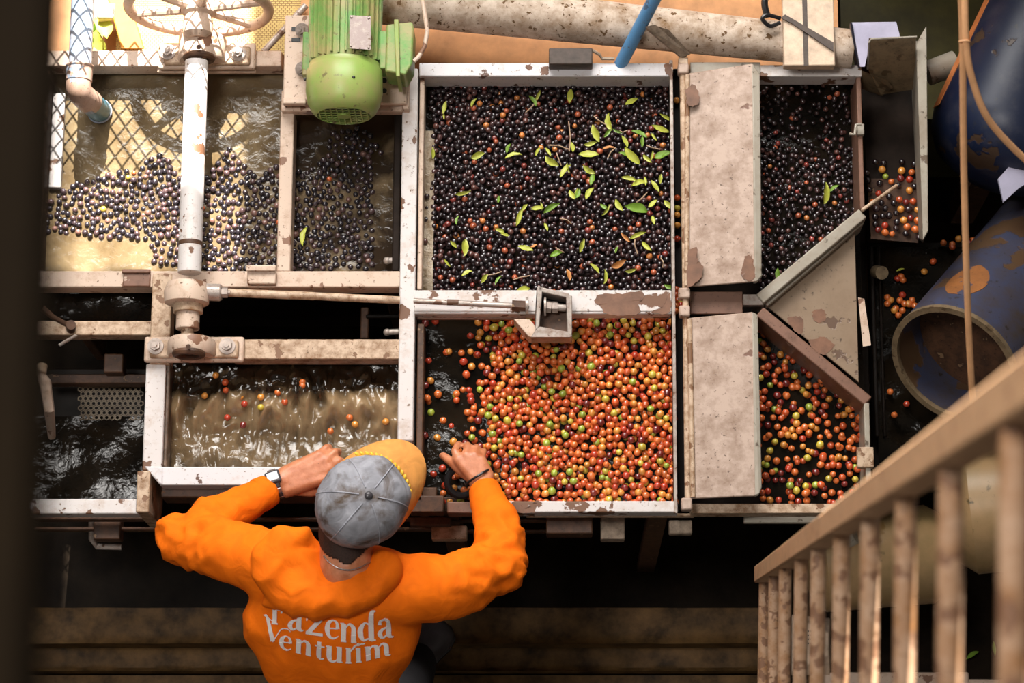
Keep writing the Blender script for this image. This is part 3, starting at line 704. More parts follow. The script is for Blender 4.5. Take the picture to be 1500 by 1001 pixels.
for yy in (44, 101): hexbolt(P(443, yy, .055), (-.3, -.3, 1), .011, .016, mo)
# mounting plate of the motor
mp = empty('motor_mount', P(500, 100, 0), 'cream slotted steel mounting plate under the green motor', 'mount')
q = MB(); pbox(q, 416, 22, 452, 150, .05, .03); q.build('side_plate', 'cream', mp, .003)
q = MB(); pbox(q, 440, 105, 596, 152, .045, .015); q.build('base_sheet', 'cream', mp, .003)
q = MB(); pbox(q, 414, 143, 448, 152, .06, .02); q.build('front_lip', 'cream', mp, .003)
for (a, b, c, d) in ((427, 39, 440, 46), (427, 55, 440, 61)):
    q = MB(); pbox(q, a, b, c, d, .0515, .002); q.build('slot', 'black', mp, .001)
for (a, b) in ((563, 118), (563, 133)):
    q = MB(); q.cyl(P(a, b, .045), P(a, b, .047), .006, n=12); q.build('slot', 'black', mp)
q = MB(); pbox(q, 590, 60, 600, 160, .03, .03); q.build('rail', 'cream', mp, .003)
# motor cable
m = MB(); pts = [(617, -10), (622, 20), (626, 45), (622, 68), (613, 84), (606, 90)]
m.tube([P(x, y, .17) for x, y in pts], .0052, 10); m.build('motor_cable', 'cream', None, label='pale cable looping from above to the terminal box of the motor', cat='cable')

# ================================================================== PIPES AND THINGS BEHIND
bp = empty('inlet_pipe', P(125, 60, 0), 'grey-blue inlet pipe with brown elbow emptying into the upper left trough', 'pipe')
zp = .1
m = MB(); m.cyl(P(123, -40, zp), P(117, 100, zp), .0265, n=26); m.build('pipe', 'bluepipe', bp)
m = MB(); m.cyl(P(117, 98, zp), P(115.5, 120, zp), .0305, n=26); m.build('socket', 'elbow', bp, .002)
m = MB(); m.torus(P(117, 98, zp), P(117, 98, zp) - P(116, 120, zp), .029, .004, 26, 8); m.build('socket_ring', 'elbow', bp)
m = MB(); m.tube(bez([P(115.5, 118, zp), P(116, 132, zp - .004), P(125, 144, zp - .035), P(133, 150, zp - .065)]), .029, 24); m.build('elbow', 'elbow', bp)
m = MB(); m.cyl(P(130, 148, zp - .055), P(148, 164, -.075), .0275, n=24); m.build('outlet', 'teal', bp)
m = MB(); m.torus(P(146, 163, -.062), P(148, 164, -.075) - P(130, 148, zp - .055), .027, .003, 24, 8); m.build('outlet_rim', 'bluepipe', bp)

# big lichen-stained pipe
q = MB(); a = P(540, -2, .02); b = P(1249, 72, .02)
q.cyl(a, b, .058, .046, 40); q.build('water_main', 'bigpipe', None, label='thick lichen-stained pipe lying behind the sorting tank', cat='pipe')
q = MB(); q.cyl(P(968, -20, .2), P(908, 96, .0), .0155, n=20); q.build('blue_pipe', 'brightblue', None, label='slanting bright blue pipe crossing the thick stained pipe', cat='pipe')
pk = empty('plank', P(1185, 50, -.12), 'pale weathered wooden plank with dark stripe standing behind the outlet box', 'plank')
q = MB(); pbox(q, 1147, -30, 1222, 96, .08, .03); q.build('board', 'wood', pk, .003)
q = MB(); pbox(q, 1176, -30, 1183, 96, .0812, .002); q.build('tar_stripe', 'strap', pk)
q = MB(); pbox(q, 1165, 0, 1205, 60, .05, .17); q.build('prop', 'woodgrey', pk)
q = MB(); q.prism([P(1144, 26, .086), P(1150, 21, .086), P(1200, 50, .086), P(1221, 62, .086), P(1221, 75, .086), P(1196, 58, .086), P(1160, 34, .086)], (0, 0, -.004)); q.build('strap', 'strap', None, label='dark rubber strap tied diagonally across the wooden plank', cat='strap')
q = MB(); q.tube(bez([P(1143, 27, .09), P(1124, 22, .1), P(1117, 28, .1), P(1128, 38, .09), P(1143, 33, .09)]), .005, 8); q.tube(bez([P(1125, 26, .09), P(1120, 5, .1), P(1124, -15, .1)]), .008, 8); q.build('knotted_chain', 'black', None, label='dark knotted chain hanging beside the wooden plank', cat='chain')
q = MB(); pbox(q, 804, 70, 868, 94, .05, .05); q.build('slate_block', 'strap', None, .003, label='small dark stone block resting behind the back rim', cat='block')
q = MB(); q.tube([P(868, 74, .04), P(878, 80, .03), P(882, 86, .02), P(900, 86, .02)], .004, 6); q.build('wire', 'woodgrey', None, label='short bent wire beside the dark stone block', cat='wire')
wb = empty('bent_bracket', P(985, 80, .012), 'rusty angled bracket sticking up over the back rim corner', 'bracket')
q = MB(); q.hexa([P(945, 42, .1), P(952, 40, .1), P(1009, 80, .03), P(1000, 88, .02)], [P(945, 39, .12), P(960, 36, .12), P(1011, 80, .05), P(998, 84, .04)]); q.build('blade', 'woodgrey', wb)
q = MB(); q.prism([P(962, 38, .1), P(980, 44, .1), P(1011, 78, .04), P(1002, 80, .04)], (0, 0, -.01)); q.build('web', 'woodgrey', wb)
q = MB(); pbox(q, 994, 84, 1008, 107, .04, .03); q.build('socket', 'tan', wb, .002)

# woven mat, boards and leaves behind the left trough
q = MB(); a = P(180, 74, -.1)
q.hexa([P(170, 80, -.17), P(446, 80, -.17), P(446, -60, -.17), P(170, -60, -.17)], [P(170, 80, -.16), P(446, 80, -.16), P(446, -60, -.16), P(170, -60, -.16)]); q.build('woven_mat', 'weave', None, label='yellow woven mesh mat lit by the sun behind the handwheel', cat='mat')
q = MB(); q.hexa([P(178, 72, -.14), P(212, 72, -.14), P(180, -30, -.14), P(150, -30, -.14)], [P(178, 72, -.1), P(212, 72, -.1), P(180, -30, -.1), P(150, -30, -.1)]); q.build('ochre_board', 'ochre', None, .003, label='ochre wooden board leaning left of the handwheel', cat='board')
q = MB(); pbox(q, 142, 2, 172, 27, -.1, .09); q.build('stone_block', 'wood', None, .006, label='pale stone block left of the ochre board', cat='stone')
q = MB(); q.cyl(P(448, 8, -.1), P(386, 76, -.1), .008); q.build('prop_rod', 'steel', None, label='thin steel rod slanting down behind the motor mount', cat='rod')
# chain-link fence (above the frame) whose shadow falls on the wheel and water
fe = MB()
fy = .96
for i in range(-26, 40):
    for s_ in (1, -1):
        x0 = -1.55 + i * .036
        a = Vector((x0, fy, .12)); b = Vector((x0 + s_ * .26, fy, .52))
        fe.tube([a, b], .0026, 4)
fob = fe.build('chain_link_fence', 'wire', None, smooth=0, label='wire chain-link fence behind the handwheel', cat='fence')

# ================================================================== BLUE DRUMS, CORD, RAILING, PILLAR (right side)
d1 = empty('blue_drum', P(1460, 200, FLOOR), 'big dark blue drum with orange band slanting at the upper right', 'drum')
def openpipe(p0, p1, r, th, mat, name, parent, n=48, a0=0, a1=6.28318, up=(0, 0, 1)):
    p0 = Vector(p0); p1 = Vector(p1); d = (p1 - p0).normalized(); u = d.cross(Vector(up)).normalized(); w = u.cross(d).normalized()
    q = MB(); full = abs(a1 - a0) > 6.2; m_ = n if full else n + 1; rings = []
    for i in range(m_):
        a = a0 + (a1 - a0) * i / n; e = u * math.cos(a) + w * math.sin(a)
        rings.append([p0 + e * r, p1 + e * r, p1 + e * (r - th), p0 + e * (r - th)])
    q.loft(rings, True, closed=full); return q.build(name, mat, parent, smooth=50)
A1 = P(1440, 262, -.1); B1 = P(1600, -80, -.1); ax1 = (B1 - A1).normalized()
q = MB(); q.lathe(A1, ax1, [(0, .03), (.008, .09), (.03, .135), (.07, .165), (.12, .178), (.56, .178)], 56); q.build('shell', 'drum', d1, smooth=50)
u1 = ax1.cross(Vector((0, 0, 1))).normalized(); w1 = u1.cross(ax1).normalized()
if u1.x > 0: u1 = -u1
q = MB(); rg1 = []
for i in range(13):
    t_ = .1 + .45 * i / 12; row = []
    for rr_, an in ((.1795, 8), (.1795, 14), (.1795, 20), (.1775, 20), (.1775, 14), (.1775, 8)):
        row.append(A1 + ax1 * t_ + (u1 * math.cos(R(an)) + w1 * math.sin(R(an))) * rr_)
    rg1.append(row)
q.loft(rg1); q.build('orange_band', 'stripe', d1, smooth=50)
q = MB(); q.beam(A1 + ax1 * .2 + Vector((0, 0, -.16)), Vector((A1.x + .09, A1.y + .18, FLOOR)), .06, .06, (0, 1, 0)); q.build('stand', 'rust', d1)
d2 = empty('half_drum', P(1430, 480, FLOOR), 'worn blue and rust drum lying open below the upper drum', 'drum')
A2 = P(1398, 535, -.02); B2 = P(1590, 300, -.42); ax2 = (B2 - A2).normalized()
openpipe(A2, B2, .155, .01, 'drum2', 'shell', d2)
q = MB(); q.cyl(A2 + ax2 * .12, A2 + ax2 * .13, .146, n=40); q.build('inner_disc', 'rust', d2)
openpipe(A2 - ax2 * .004, A2 + ax2 * .008, .1575, .014, 'oldsteel', 'rim', d2)
u2 = ax2.cross(Vector((0, 0, 1))).normalized(); w2 = u2.cross(ax2)
if u2.x > 0: u2 = -u2
q = MB(); rg1 = []
for i in range(9):
    t_ = .06 + .13 * i / 8; hw_ = 17 * math.sin(math.pi * (.06 + .94 * i / 8)) ** .6 + 1
    rg1.append([A2 + ax2 * t_ + (u2 * math.cos(R(52 + hw_ * k_)) + w2 * math.sin(R(52 + hw_ * k_))) * rr_ for rr_, k_ in ((.156, -1), (.156, -.5), (.156, 0), (.156, .5), (.156, 1), (.1545, 1), (.1545, 0), (.1545, -1))])
M['rustpatch'] = paint('rust_patch', (.34, .13, .04), (.06, .06, .1), .4, 22, (.2, .08, .03), .4, .7, 20)
q.loft(rg1); q.build('rust_patch', 'rustpatch', d2, smooth=50)
q = MB(); q.beam(A2 + ax2 * .15 + Vector((0, 0, -.12)), Vector((A2.x + .1, A2.y + .08, FLOOR)), .06, .06, (0, 1, 0)); q.build('stand', 'rust', d2)
q = MB(); q.prism([P(1462, 262, .0), P(1478, 244, .0), P(1520, 236, .0), P(1520, 258, .0), P(1492, 276, .0), P(1470, 296, .0)], (0, 0, -.01)); q.build('torn_sheet', 'lav', None, label='torn pale sheet scrap wedged between the two drums', cat='scrap')
q = MB(); q.cyl(P(1358, 108, -.12), P(1400, 92, -.12), .03, n=20); q.build('grey_pipe', 'chute', None, label='short grey pipe end behind the pale chute plate', cat='pipe')
# hanging cord: runs up past the camera side, near the drums
q = MB(); q.tube(bez([PD(1407, -30, 4.5), PD(1410, 60, 4.55), PD(1412, 250, 4.65), PD(1418, 460, 4.75), PD(1426, 606, 4.85), PD(1428, 640, 4.88)]), .0062, 10); q.build('hanging_cord', 'cord', None, label='straight orange cord hanging down beside the drums', cat='cord')
q = MB(); q.tube(bez([PD(1413, -30, 4.48), PD(1415, 60, 4.5), PD(1424, 115, 4.52), PD(1448, 175, 4.55), PD(1500, 232, 4.6), PD(1540, 262, 4.65)]), .0062, 10); q.torus(PD(1413, 61, 4.5), (0, 1, .2), .009, .002, 16, 6); q.build('hanging_cord', 'cord', None, label='orange cord curving off to the right edge in front of the drum', cat='cord')

# railing: slanting top rail with round bars, rising towards the camera
xk = [1120, 1134.7, 1150.5, 1174, 1199, 1233, 1275, 1327, 1393, 1487, 1640]
dk = [5.69 * (1 - .068 * (k + 1)) for k in range(11)]
rl = empty('stair_railing', PD(1140, 990, 5.2), 'blurred tan steel stair railing with round bars in the right foreground', 'railing')
ra = PD(1117, 842, 5.33); rb = PD(1450, 615, 1.955); rd = (rb - ra)
q = MB(); q.beam(ra, ra + rd * 1.12, .034, .034, UP); q.build('top_rail', 'rail', rl, .003)
for k in range(10):
    d = dk[k]; t = (dk[0] * 1.0 + .03 - d) / (5.33 - 1.955); c = ra + rd * min(1.1, max(0.0, t))
    ypx = CY - (c - CAMPOS).dot(UP) / (c - CAMPOS).dot(FW) * F
    top = PD(xk[k], ypx + 3, d); bot = top - UP * (.5 + .06 * k) - RT * .008
    q = MB(); q.cyl(top, bot, .0112, n=16); q.build('bar', 'baluster', rl)
# steel barrels and boards behind the bars
bb = empty('steel_barrel', P(1440, 740, FLOOR), 'blurred tan barrel lying behind the right end of the railing', 'barrel')
q = MB(); q.lathe(P(1392, 752, -.3), P(1560, 735, -.25) - P(1392, 752, -.3), [(0, .07), (.01, .12), (.05, .15), (.3, .15)], 36); q.build('shell', 'barrel', bb)
q = MB(); q.box(P(1440, 760, -.4).x, P(1470, 760, -.4).x, P(1440, 780, -.4).y, P(1440, 750, -.4).y, FLOOR, -.42); q.build('stand', 'rust', bb)
b3 = empty('pale_tank', P(1270, 830, FLOOR), 'pale tan rounded tank seen between the railing bars', 'tank')
q = MB(); q.lathe(P(1180, 830, -.45), P(1380, 810, -.45) - P(1180, 830, -.45), [(0, .05), (.012, .09), (.04, .115), (.3, .12), (.33, .1)], 36); q.build('shell', 'barrel', b3)
q = MB(); q.lathe(P(1212, 800, -.38), P(1262, 780, -.33) - P(1212, 800, -.38), [(0, .03), (.06, .03), (.08, .022)], 20); q.build('neck', 'chute', b3)
q = MB(); q.box(P(1270, 840, -.5).x, P(1300, 840, -.5).x, P(1270, 850, -.5).y, P(1270, 830, -.5).y, FLOOR, -.56); q.build('stand', 'rust', b3)
wp = empty('white_box', P(1180, 930, FLOOR), 'white perforated panel seen between the first railing bars', 'panel')
q = MB(); q.hexa([P(1158, 990, -.8), P(1216, 990, -.8), P(1216, 905, -.8), P(1158, 905, -.8)], [P(1160, 985, -.75), P(1214, 960, -.75), P(1214, 928, -.75), P(1160, 900, -.75)]); q.build('body', 'wood', wp, .003)
for i in range(4):
    for j in range(3):
        q = MB(); q.cyl(P(1184 + 4 * j, 925 + 6 * i, -.752), P(1184 + 4 * j, 925 + 6 * i, -.747), .0022, n=8); q.build('hole', 'black', wp)
q = MB(); q.box(P(1170, 940, -.8).x, P(1200, 940, -.8).x, P(1170, 960, -.8).y, P(1170, 920, -.8).y, FLOOR, -.8); q.build('foot', 'rust', wp)
for (pa, pb, lab) in (((1205, 985), (1420, 1010), 'tan board on the floor behind the railing bars'), ((1420, 995), (1560, 1020), 'tan board at the lower right corner behind the bars')):
    q = MB(); pbox(q, pa[0], pa[1], pb[0], pb[1] + 20, -.8, .04); pbox(q, pa[0] + 20, pa[1] + 5, pa[0] + 40, pb[1], -.84, .16); q.build('floor_board', 'cream', None, .004, label=lab, cat='board')
# dark pillar very close to the camera
pt = PD(2, -60, .66); pbm = PD(-42, 1070, .66)
q = MB(); ax = RT; wv = .0155
q.beam(pt + RT * 0, pbm, .032, .03, FW); q.build('pillar', 'post', None, .002, label='dark blurred pillar along the left edge close to the viewer', cat='pillar')

# ================================================================== CHERRIES
def ico(sub=2):
    bm = bmesh.new(); bmesh.ops.create_icosphere(bm, subdivisions=sub, radius=1); vs = [v.co.copy() for v in bm.verts]; fs = [tuple(v.index for v in f.verts) for f in bm.faces]; bm.free(); return vs, fs
IV, IF = ico(2)
def cherry_mesh(name, col):
    me = bpy.data.meshes.new(name); me.from_pydata([tuple(v) for v in IV], [], IF)
    for p in me.polygons: p.use_smooth = True
    a = me.color_attributes.new('col', 'FLOAT_COLOR', 'POINT')
    for d in a.data: d.color = (*col, 1)
    me.materials.append(M['cherry']); return me
def inside(pt, poly):
    x, y = pt; c = False; j = len(poly) - 1
    for i in range(len(poly)):
        xi, yi = poly[i]; xj, yj = poly[j]
        if (yi > y) != (yj > y) and x < (xj - xi) * (y - yi) / (yj - yi) + xi: c = not c
        j = i
    return c
def topx(p):
    v = Vector(p) - CAMPOS; dd = v.dot(FW); return CX + v.dot(RT) / dd * F, CY - v.dot(UP) / dd * F
RIPE = [((.62, .1, .025), 26), ((.72, .17, .035), 34), ((.5, .05, .02), 11), ((.75, .3, .05), 15), ((.2, .02, .015), 8), ((.62, .48, .06), 6), ((.36, .44, .05), 5)]
DARKC = [((.016, .009, .011), 50), ((.035, .016, .017), 25), ((.075, .03, .028), 11), ((.13, .05, .04), 6), ((.45, .1, .04), 2.2), ((.65, .22, .05), 1.0), ((.25, .04, .03), 2)]
DARKL = [((.02, .015, .02), 50), ((.045, .028, .032), 26), ((.09, .05, .05), 14), ((.2, .1, .08), 5), ((.55, .4, .06), .6), ((.6, .13, .04), .5)]
NAMES = {(.62, .1, .025): 'red-orange', (.72, .17, .035): 'orange', (.5, .05, .02): 'red', (.75, .3, .05): 'amber', (.2, .02, .015): 'dark red', (.62, .48, .06): 'yellow', (.36, .44, .05): 'lime green'}
def pick(tab):
    t = random.random() * sum(w for _, w in tab)
    for c, w in tab:
        t -= w
        if t <= 0: return c
    return tab[0][0]
def scatter(poly, z, dia, pal, dens=None, packing=.9, layers=1, tries=None, flat=1.0, zj=.25):
    """dart-throwing fill of a pixel polygon at height z; returns (pos, radius, colour, layer)"""
    wp_ = [P(x, y, z) for x, y in poly]; x0 = min(p.x for p in wp_); x1 = max(p.x for p in wp_); y0 = min(p.y for p in wp_); y1 = max(p.y for p in wp_)
    out = []
    for L_ in range(layers):
        grid = {}; g = dia * packing; n = int((x1 - x0) * (y1 - y0) / (g * g) * 26)
        for _ in range(n):
            x = random.uniform(x0, x1); y = random.uniform(y0, y1); px = topx((x, y, z))
            if not inside(px, poly): continue
            if dens:
                dd = dens(*px)
                if dd < 1 and random.random() > dd * .07: continue
            gi, gj = int(x / g), int(y / g); ok = True
            for a in (-1, 0, 1):
                for b in (-1, 0, 1):
                    for (qx, qy) in grid.get((gi + a, gj + b), ()):
                        if (qx - x) ** 2 + (qy - y) ** 2 < g * g: ok = False; break
                    if not ok: break
                if not ok: break
            if not ok: continue
            grid.setdefault((gi, gj), []).append((x, y))
            r = dia / 2 * random.uniform(.86, 1.12)
            out.append((Vector((x, y, z - L_ * dia * .62 + random.uniform(-zj, zj) * dia)), r, pick(pal), L_))
    return out
MESHCACHE = {}
DN = {(.016, .009, .011): 'near-black', (.035, .016, .017): 'dark purple', (.075, .03, .028): 'purple-brown', (.13, .05, .04): 'reddish brown', (.45, .1, .04): 'red-orange', (.65, .22, .05): 'orange', (.25, .04, .03): 'dark red',
      (.02, .015, .02): 'near-black', (.045, .028, .032): 'dark purple', (.09, .05, .05): 'purple-brown', (.2, .1, .08): 'brown', (.55, .4, .06): 'yellow', (.6, .13, .04): 'red-orange'}
NAMES.update(DN)
def zone(px, py):
    if 610 < px < 990 and py > 450:
        if math.hypot(px - 680, py - 680) < 75: return ', near the right hand'
        return (', by the front rim' if py > 680 else ', below the tensioner' if px < 850 and py < 530 else ', below the crossbar' if py < 530 else ', beside the lower flap' if px > 920 else ', in mid tank')
    if 610 < px < 990: return (', along the back rim' if py < 170 else ', just behind the crossbar' if py > 370 else ', beside the upper flap' if px > 920 else ', by the left wall' if px < 700 else ', in mid tank')
    if 66 < px < 410 and py < 400: return ', right of the shaft' if px > 285 else ', by the dark pillar' if px < 140 else ', left of the shaft'
    return ''
def emit(cherries, name, n_single, single_label, group, stuff_label, pal_names=NAMES, sq=(1, 1, .92)):
    top = sorted([c for c in cherries if c[3] == 0], key=lambda c: -c[0].z)[:n_single]; ids = set(id(c) for c in top)
    for c in top:
        pos, r, col, _ = c
        if col not in MESHCACHE: MESHCACHE[col] = cherry_mesh('coffee_cherry', col)
        o = bpy.data.objects.new(name, MESHCACHE[col]); COL.objects.link(o); o.location = pos; o.scale = (r * random.uniform(.95, 1.12), r, r * .95)
        o.rotation_euler = (0, 0, random.uniform(0, 6.28))
        cn = pal_names.get(col) if pal_names else None; zn = zone(*topx(pos))
        tag(o, ((cn + ' ' + single_label) if cn else single_label) + zn, 'cherry', group + zn)
    rest = [c for c in cherries if id(c) not in ids]
    if not rest: return
    vs = []; fs = []; cols = []
    for pos, r, col, _ in rest:
        o = len(vs); a = random.uniform(0, 6.28); ca, sa = math.cos(a), math.sin(a); ex = random.uniform(.95, 1.15); j = random.uniform(.75, 1.2)
        for v in IV:
            x = v.x * r * ex; y = v.y * r; vs.append((pos.x + x * ca - y * sa, pos.y + x * sa + y * ca, pos.z + v.z * r * .93))
        fs += [(f[0] + o, f[1] + o, f[2] + o) for f in IF]; cols += [col[0] * j, col[1] * j, col[2] * j, 1.0] * len(IV)
    me = bpy.data.meshes.new(name + '_mass'); me.from_pydata(vs, [], fs)
    a = me.color_attributes.new('col', 'FLOAT_COLOR', 'POINT'); a.data.foreach_set('color', cols)
    me.polygons.foreach_set('use_smooth', [True] * len(fs)); me.materials.append(M['cherry'])
    o = bpy.data.objects.new(name + '_mass', me); COL.objects.link(o); tag(o, stuff_label, 'cherries', None, 'stuff')
ZC = -.062
# lower sorting tank: ripe cherries, thinning to dark water at the left
def dens_ripe(x, y):
    e = 668 + 25 * noise.noise(Vector((y * .02, 3, 0))) + (18 if y < 560 else 0) - (10 if y > 650 else 0)
    if x > e + 45: return 1
    if x > e: return .12 + .5 * (x - e) / 45
    return .035
poly = [(622, 462), (985, 462), (989, 738), (622, 738)]
emit(scatter(poly, ZC, .0168, RIPE, dens_ripe, .86, 2), 'ripe_cherry', 220, 'coffee cherry lying on top in the lower sorting tank', 'ripe cherries in the lower sorting tank', 'dense mass of orange and red coffee cherries filling the lower sorting tank', NAMES)
surf('dark_water', 'blackwater', [(620, 458), (988, 738)], ZC - .011, 'dark water showing between the ripe cherries near the cap', .0035, step=.006)
# upper sorting tank: dark floaters
poly = [(622, 108), (985, 108), (986, 428), (622, 428)]
emit(scatter(poly, ZC, .0136, DARKC, lambda x, y: 1 if x > 634 + 6 * noise.noise(Vector((0, y * .03, 0))) else .08, .86, 2, zj=.3), 'dark_cherry', 150, 'coffee cherry floating in the upper sorting tank', 'dark cherries in the upper sorting tank', 'dense mass of near-black coffee cherries filling the upper sorting tank')
surf('dark_water', 'blackwater', [(620, 108), (988, 430)], ZC - .012, 'black water under the dark cherries of the upper sorting tank', .002)
surf('foam_edge', 'scum', [(619, 190), (634, 426)], ZC + .004, 'strip of tan foam along the left wall of the upper sorting tank', .014, step=.004)
# upper left trough
poly = [(66, 298), (110, 268), (160, 255), (200, 250), (215, 236), (230, 224), (248, 236), (262, 262), (300, 262), (318, 236), (335, 216), (352, 238), (380, 262), (410, 238), (408, 396), (300, 396), (262, 392), (224, 384), (216, 352), (140, 346), (66, 340)]
emit(scatter(poly, ZW + .002, .0142, DARKL, lambda x, y: 1, .84, 1), 'floating_cherry', 75, 'coffee cherry floating in the muddy upper left trough', 'floating cherries in the upper left trough', 'raft of dark coffee cherries floating on the muddy upper left trough')
poly = [(428, 246), (440, 250), (462, 246), (478, 222), (488, 194), (520, 188), (556, 196), (562, 260), (560, 340), (556, 378), (540, 394), (428, 396)]
emit(scatter(poly, ZW + .002, .0142, DARKL, lambda x, y: 1 if x < 545 else .1, .86, 1), 'floating_cherry', 45, 'coffee cherry floating in the narrow trough under the motor', 'floating cherries in the narrow trough', 'dark coffee cherries crowding the narrow trough under the green motor')
# outlet box, dark side
poly = [(1112, 106), (1258, 106), (1258, 312), (1114, 432), (1112, 425)]
emit(scatter(poly, -.12, .0125, DARKC, lambda x, y: .2 if y < 215 else .95, .92, 2, zj=.3), 'dark_cherry', 30, 'small cherry in the back half of the outlet box', 'dark cherries in the outlet box', 'small near-black cherries pooled in the back half of the outlet box')
surf('dark_water', 'blackwater', [(1112, 104), (1262, 435)], -.128, 'black water in the back half of the outlet box', .004)
poly = [(1112, 470), (1140, 478), (1266, 592), (1266, 738), (1112, 738)]
emit(scatter(poly, -.1, .0162, RIPE, lambda x, y: .5, .97, 2, zj=.3), 'ripe_cherry', 80, 'coffee cherry in the front half of the outlet box', 'ripe cherries in the outlet box', 'red and orange cherries in dark water of the outlet box', NAMES)
surf('dark_water', 'blackwater', [(1108, 456), (1270, 742)], -.112, 'black water between the ripe cherries of the outlet box', .004)
# chute and strays
poly = [(1262, 235), (1340, 235), (1348, 352), (1284, 340), (1278, 300)]
emit(scatter(poly, -.115, .0165, RIPE + DARKC[:2], lambda x, y: 1 if y > 292 else .6, .95, 1), 'stray_cherry', 60, 'coffee cherry caught in the pale chute', 'cherries in the chute', 'cherries in the chute')
strays = [(1323, 410), (1315, 408), (1320, 405), (1367, 383), (1300, 436), (1305, 440), (1300, 445), (1322, 432), (1318, 440), (1325, 445), (1330, 445), (1312, 452), (1316, 462), (1330, 474), (1332, 446), (1354, 398), (1382, 356), (1395, 358), (1404, 350), (1315, 490), (1328, 592), (1304, 574), (1310, 608), (1395, 362), (1420, 355), (1425, 352), (1336, 440), (1340, 448), (1310, 455), (1322, 455)]
emit([(P(x, y, -.27), .0082, pick(RIPE[:6]), 0) for x, y in strays], 'stray_cherry', 60, 'stray coffee cherry on the black drain pan', 'stray cherries on the drain pan', '')
slurry = [(330, 560), (331, 572), (352, 582), (358, 592), (407, 575), (417, 589), (382, 597), (382, 582), (333, 612), (356, 623), (443, 565), (487, 595), (443, 560), (512, 612), (520, 622), (484, 632), (300, 580), (316, 550), (565, 618)]
emit([(P(x, y, -.045), .008, pick(RIPE), 0) for x, y in slurry], 'stray_cherry', 60, 'coffee cherry tossed in the churning slurry tank', 'cherries in the slurry tank', '')
gutter = [(991, 147), (992, 290), (992, 315), (992, 330), (992, 350), (991, 424), (990, 432), (992, 440), (997, 446), (991, 448), (990, 456), (996, 441), (992, 305)]
emit([(P(x, y, -.045), .0078, pick(RIPE), 0) for x, y in gutter], 'stray_cherry', 60, 'coffee cherry stuck in the gutter beside the hinge rod', 'cherries in the gutter', '')

# ================================================================== LEAVES on the dark cherries
def leaf_mesh(name, mat, seed, curl=.25):
    rnd = random.Random(seed); mb = MB(); n = 7
    for i in range(n + 1):
        t = i / n; w = .34 * math.sin(math.pi * min(1, t * .96 + .02)) ** .8 * (1 - .25 * t)
        y = t - .5; bend = .12 * math.sin(t * 3 + seed); z = -curl * (t - .45) ** 2 + .05 * rnd.random()
        mb.v += [Vector((bend - w, y, z + .1 * w + .03 * rnd.random())), Vector((bend, y, z - .06)), Vector((bend + w, y, z + .1 * w + .03 * rnd.random()))]
    for i in range(n):
        a = i * 3; mb.f += [(a, a + 1, a + 4, a + 3), (a + 1, a + 2, a + 5, a + 4)]
    me = mb.mesh(name, smooth=60, fix=False); me.materials.append(M[mat]); return me
LM = {k: [leaf_mesh('coffee_leaf', k, s_) for s_ in (1, 2, 3)] for k in ('greenleaf', 'yellowleaf', 'brownleaf')}
LEAVES = [  # px, py, length px, angle deg (image, 0 = up, clockwise), material
 (651,157,20,15,'y'),(694,150,14,40,'y'),(780,147,20,-20,'g'),(788,140,16,30,'y'),(835,140,22,10,'y'),(925,148,22,60,'y'),(650,170,10,0,'y'),
 (893,178,26,-5,'y'),(890,195,16,50,'g'),(905,192,16,-60,'g'),(872,195,26,-10,'y'),(865,210,18,85,'y'),(862,225,28,-80,'y'),(892,217,18,88,'b'),
 (915,207,18,-20,'y'),(926,228,30,-30,'y'),(915,227,18,-60,'g'),(936,196,24,-60,'g'),(941,207,16,10,'g'),(948,232,18,-40,'y'),(955,228,14,20,'y'),
 (970,226,26,88,'g'),(978,226,16,80,'g'),(968,188,26,-70,'y'),(958,200,14,-30,'y'),(985,200,16,10,'g'),(975,172,18,-50,'y'),(828,250,24,40,'y'),(832,246,14,0,'y'),
 (863,248,20,-50,'y'),(867,262,20,15,'g'),(921,262,22,-70,'y'),(937,269,24,70,'y'),(945,265,14,0,'y'),(968,262,14,10,'y'),(960,272,20,-30,'y'),(838,285,16,-20,'y'),(846,283,16,30,'g'),(864,283,20,35,'y'),
 (808,305,26,60,'g'),(888,308,18,40,'y'),(885,303,14,-40,'g'),(907,300,20,-30,'y'),(932,306,32,-70,'g'),(957,322,14,0,'y'),(956,298,16,60,'y'),(980,300,20,-40,'y'),(934,345,24,75,'y'),(916,348,18,-40,'b'),(947,360,20,-40,'y'),
 (853,360,20,15,'y'),(903,366,10,30,'g'),(815,372,20,75,'g'),(871,393,18,-40,'y'),(886,405,20,10,'y'),(906,386,22,70,'b'),(924,396,16,80,'y'),(833,402,18,5,'b'),(846,283,14,10,'y'),
 (682,362,26,15,'y'),(732,338,14,-60,'y'),(740,344,12,-70,'y'),(761,318,26,25,'y'),(769,304,12,40,'y'),(770,363,22,-70,'y'),(782,360,10,70,'b'),(684,400,16,70,'y'),(710,408,16,40,'y'),(730,410,16,30,'g'),(670,322,14,10,'g'),(664,358,12,-30,'y'),(793,302,12,0,'y'),(786,305,20,-80,'y'),(800,332,14,-10,'y'),
 (730,292,10,20,'g'),(700,228,20,80,'y'),(745,217,14,30,'g'),(752,228,24,80,'y'),(788,222,14,30,'y'),(803,222,16,-20,'y'),(808,236,24,-45,'y'),(634,224,16,5,'y'),(678,283,22,80,'y'),(655,385,14,-40,'y'),(766,425,20,85,'y'),(980,420,16,-60,'g'),(838,215,14,0,'y')]
MATN = {'y': ('yellowleaf', 'yellow-green'), 'g': ('greenleaf', 'dark green'), 'b': ('brownleaf', 'orange-brown')}
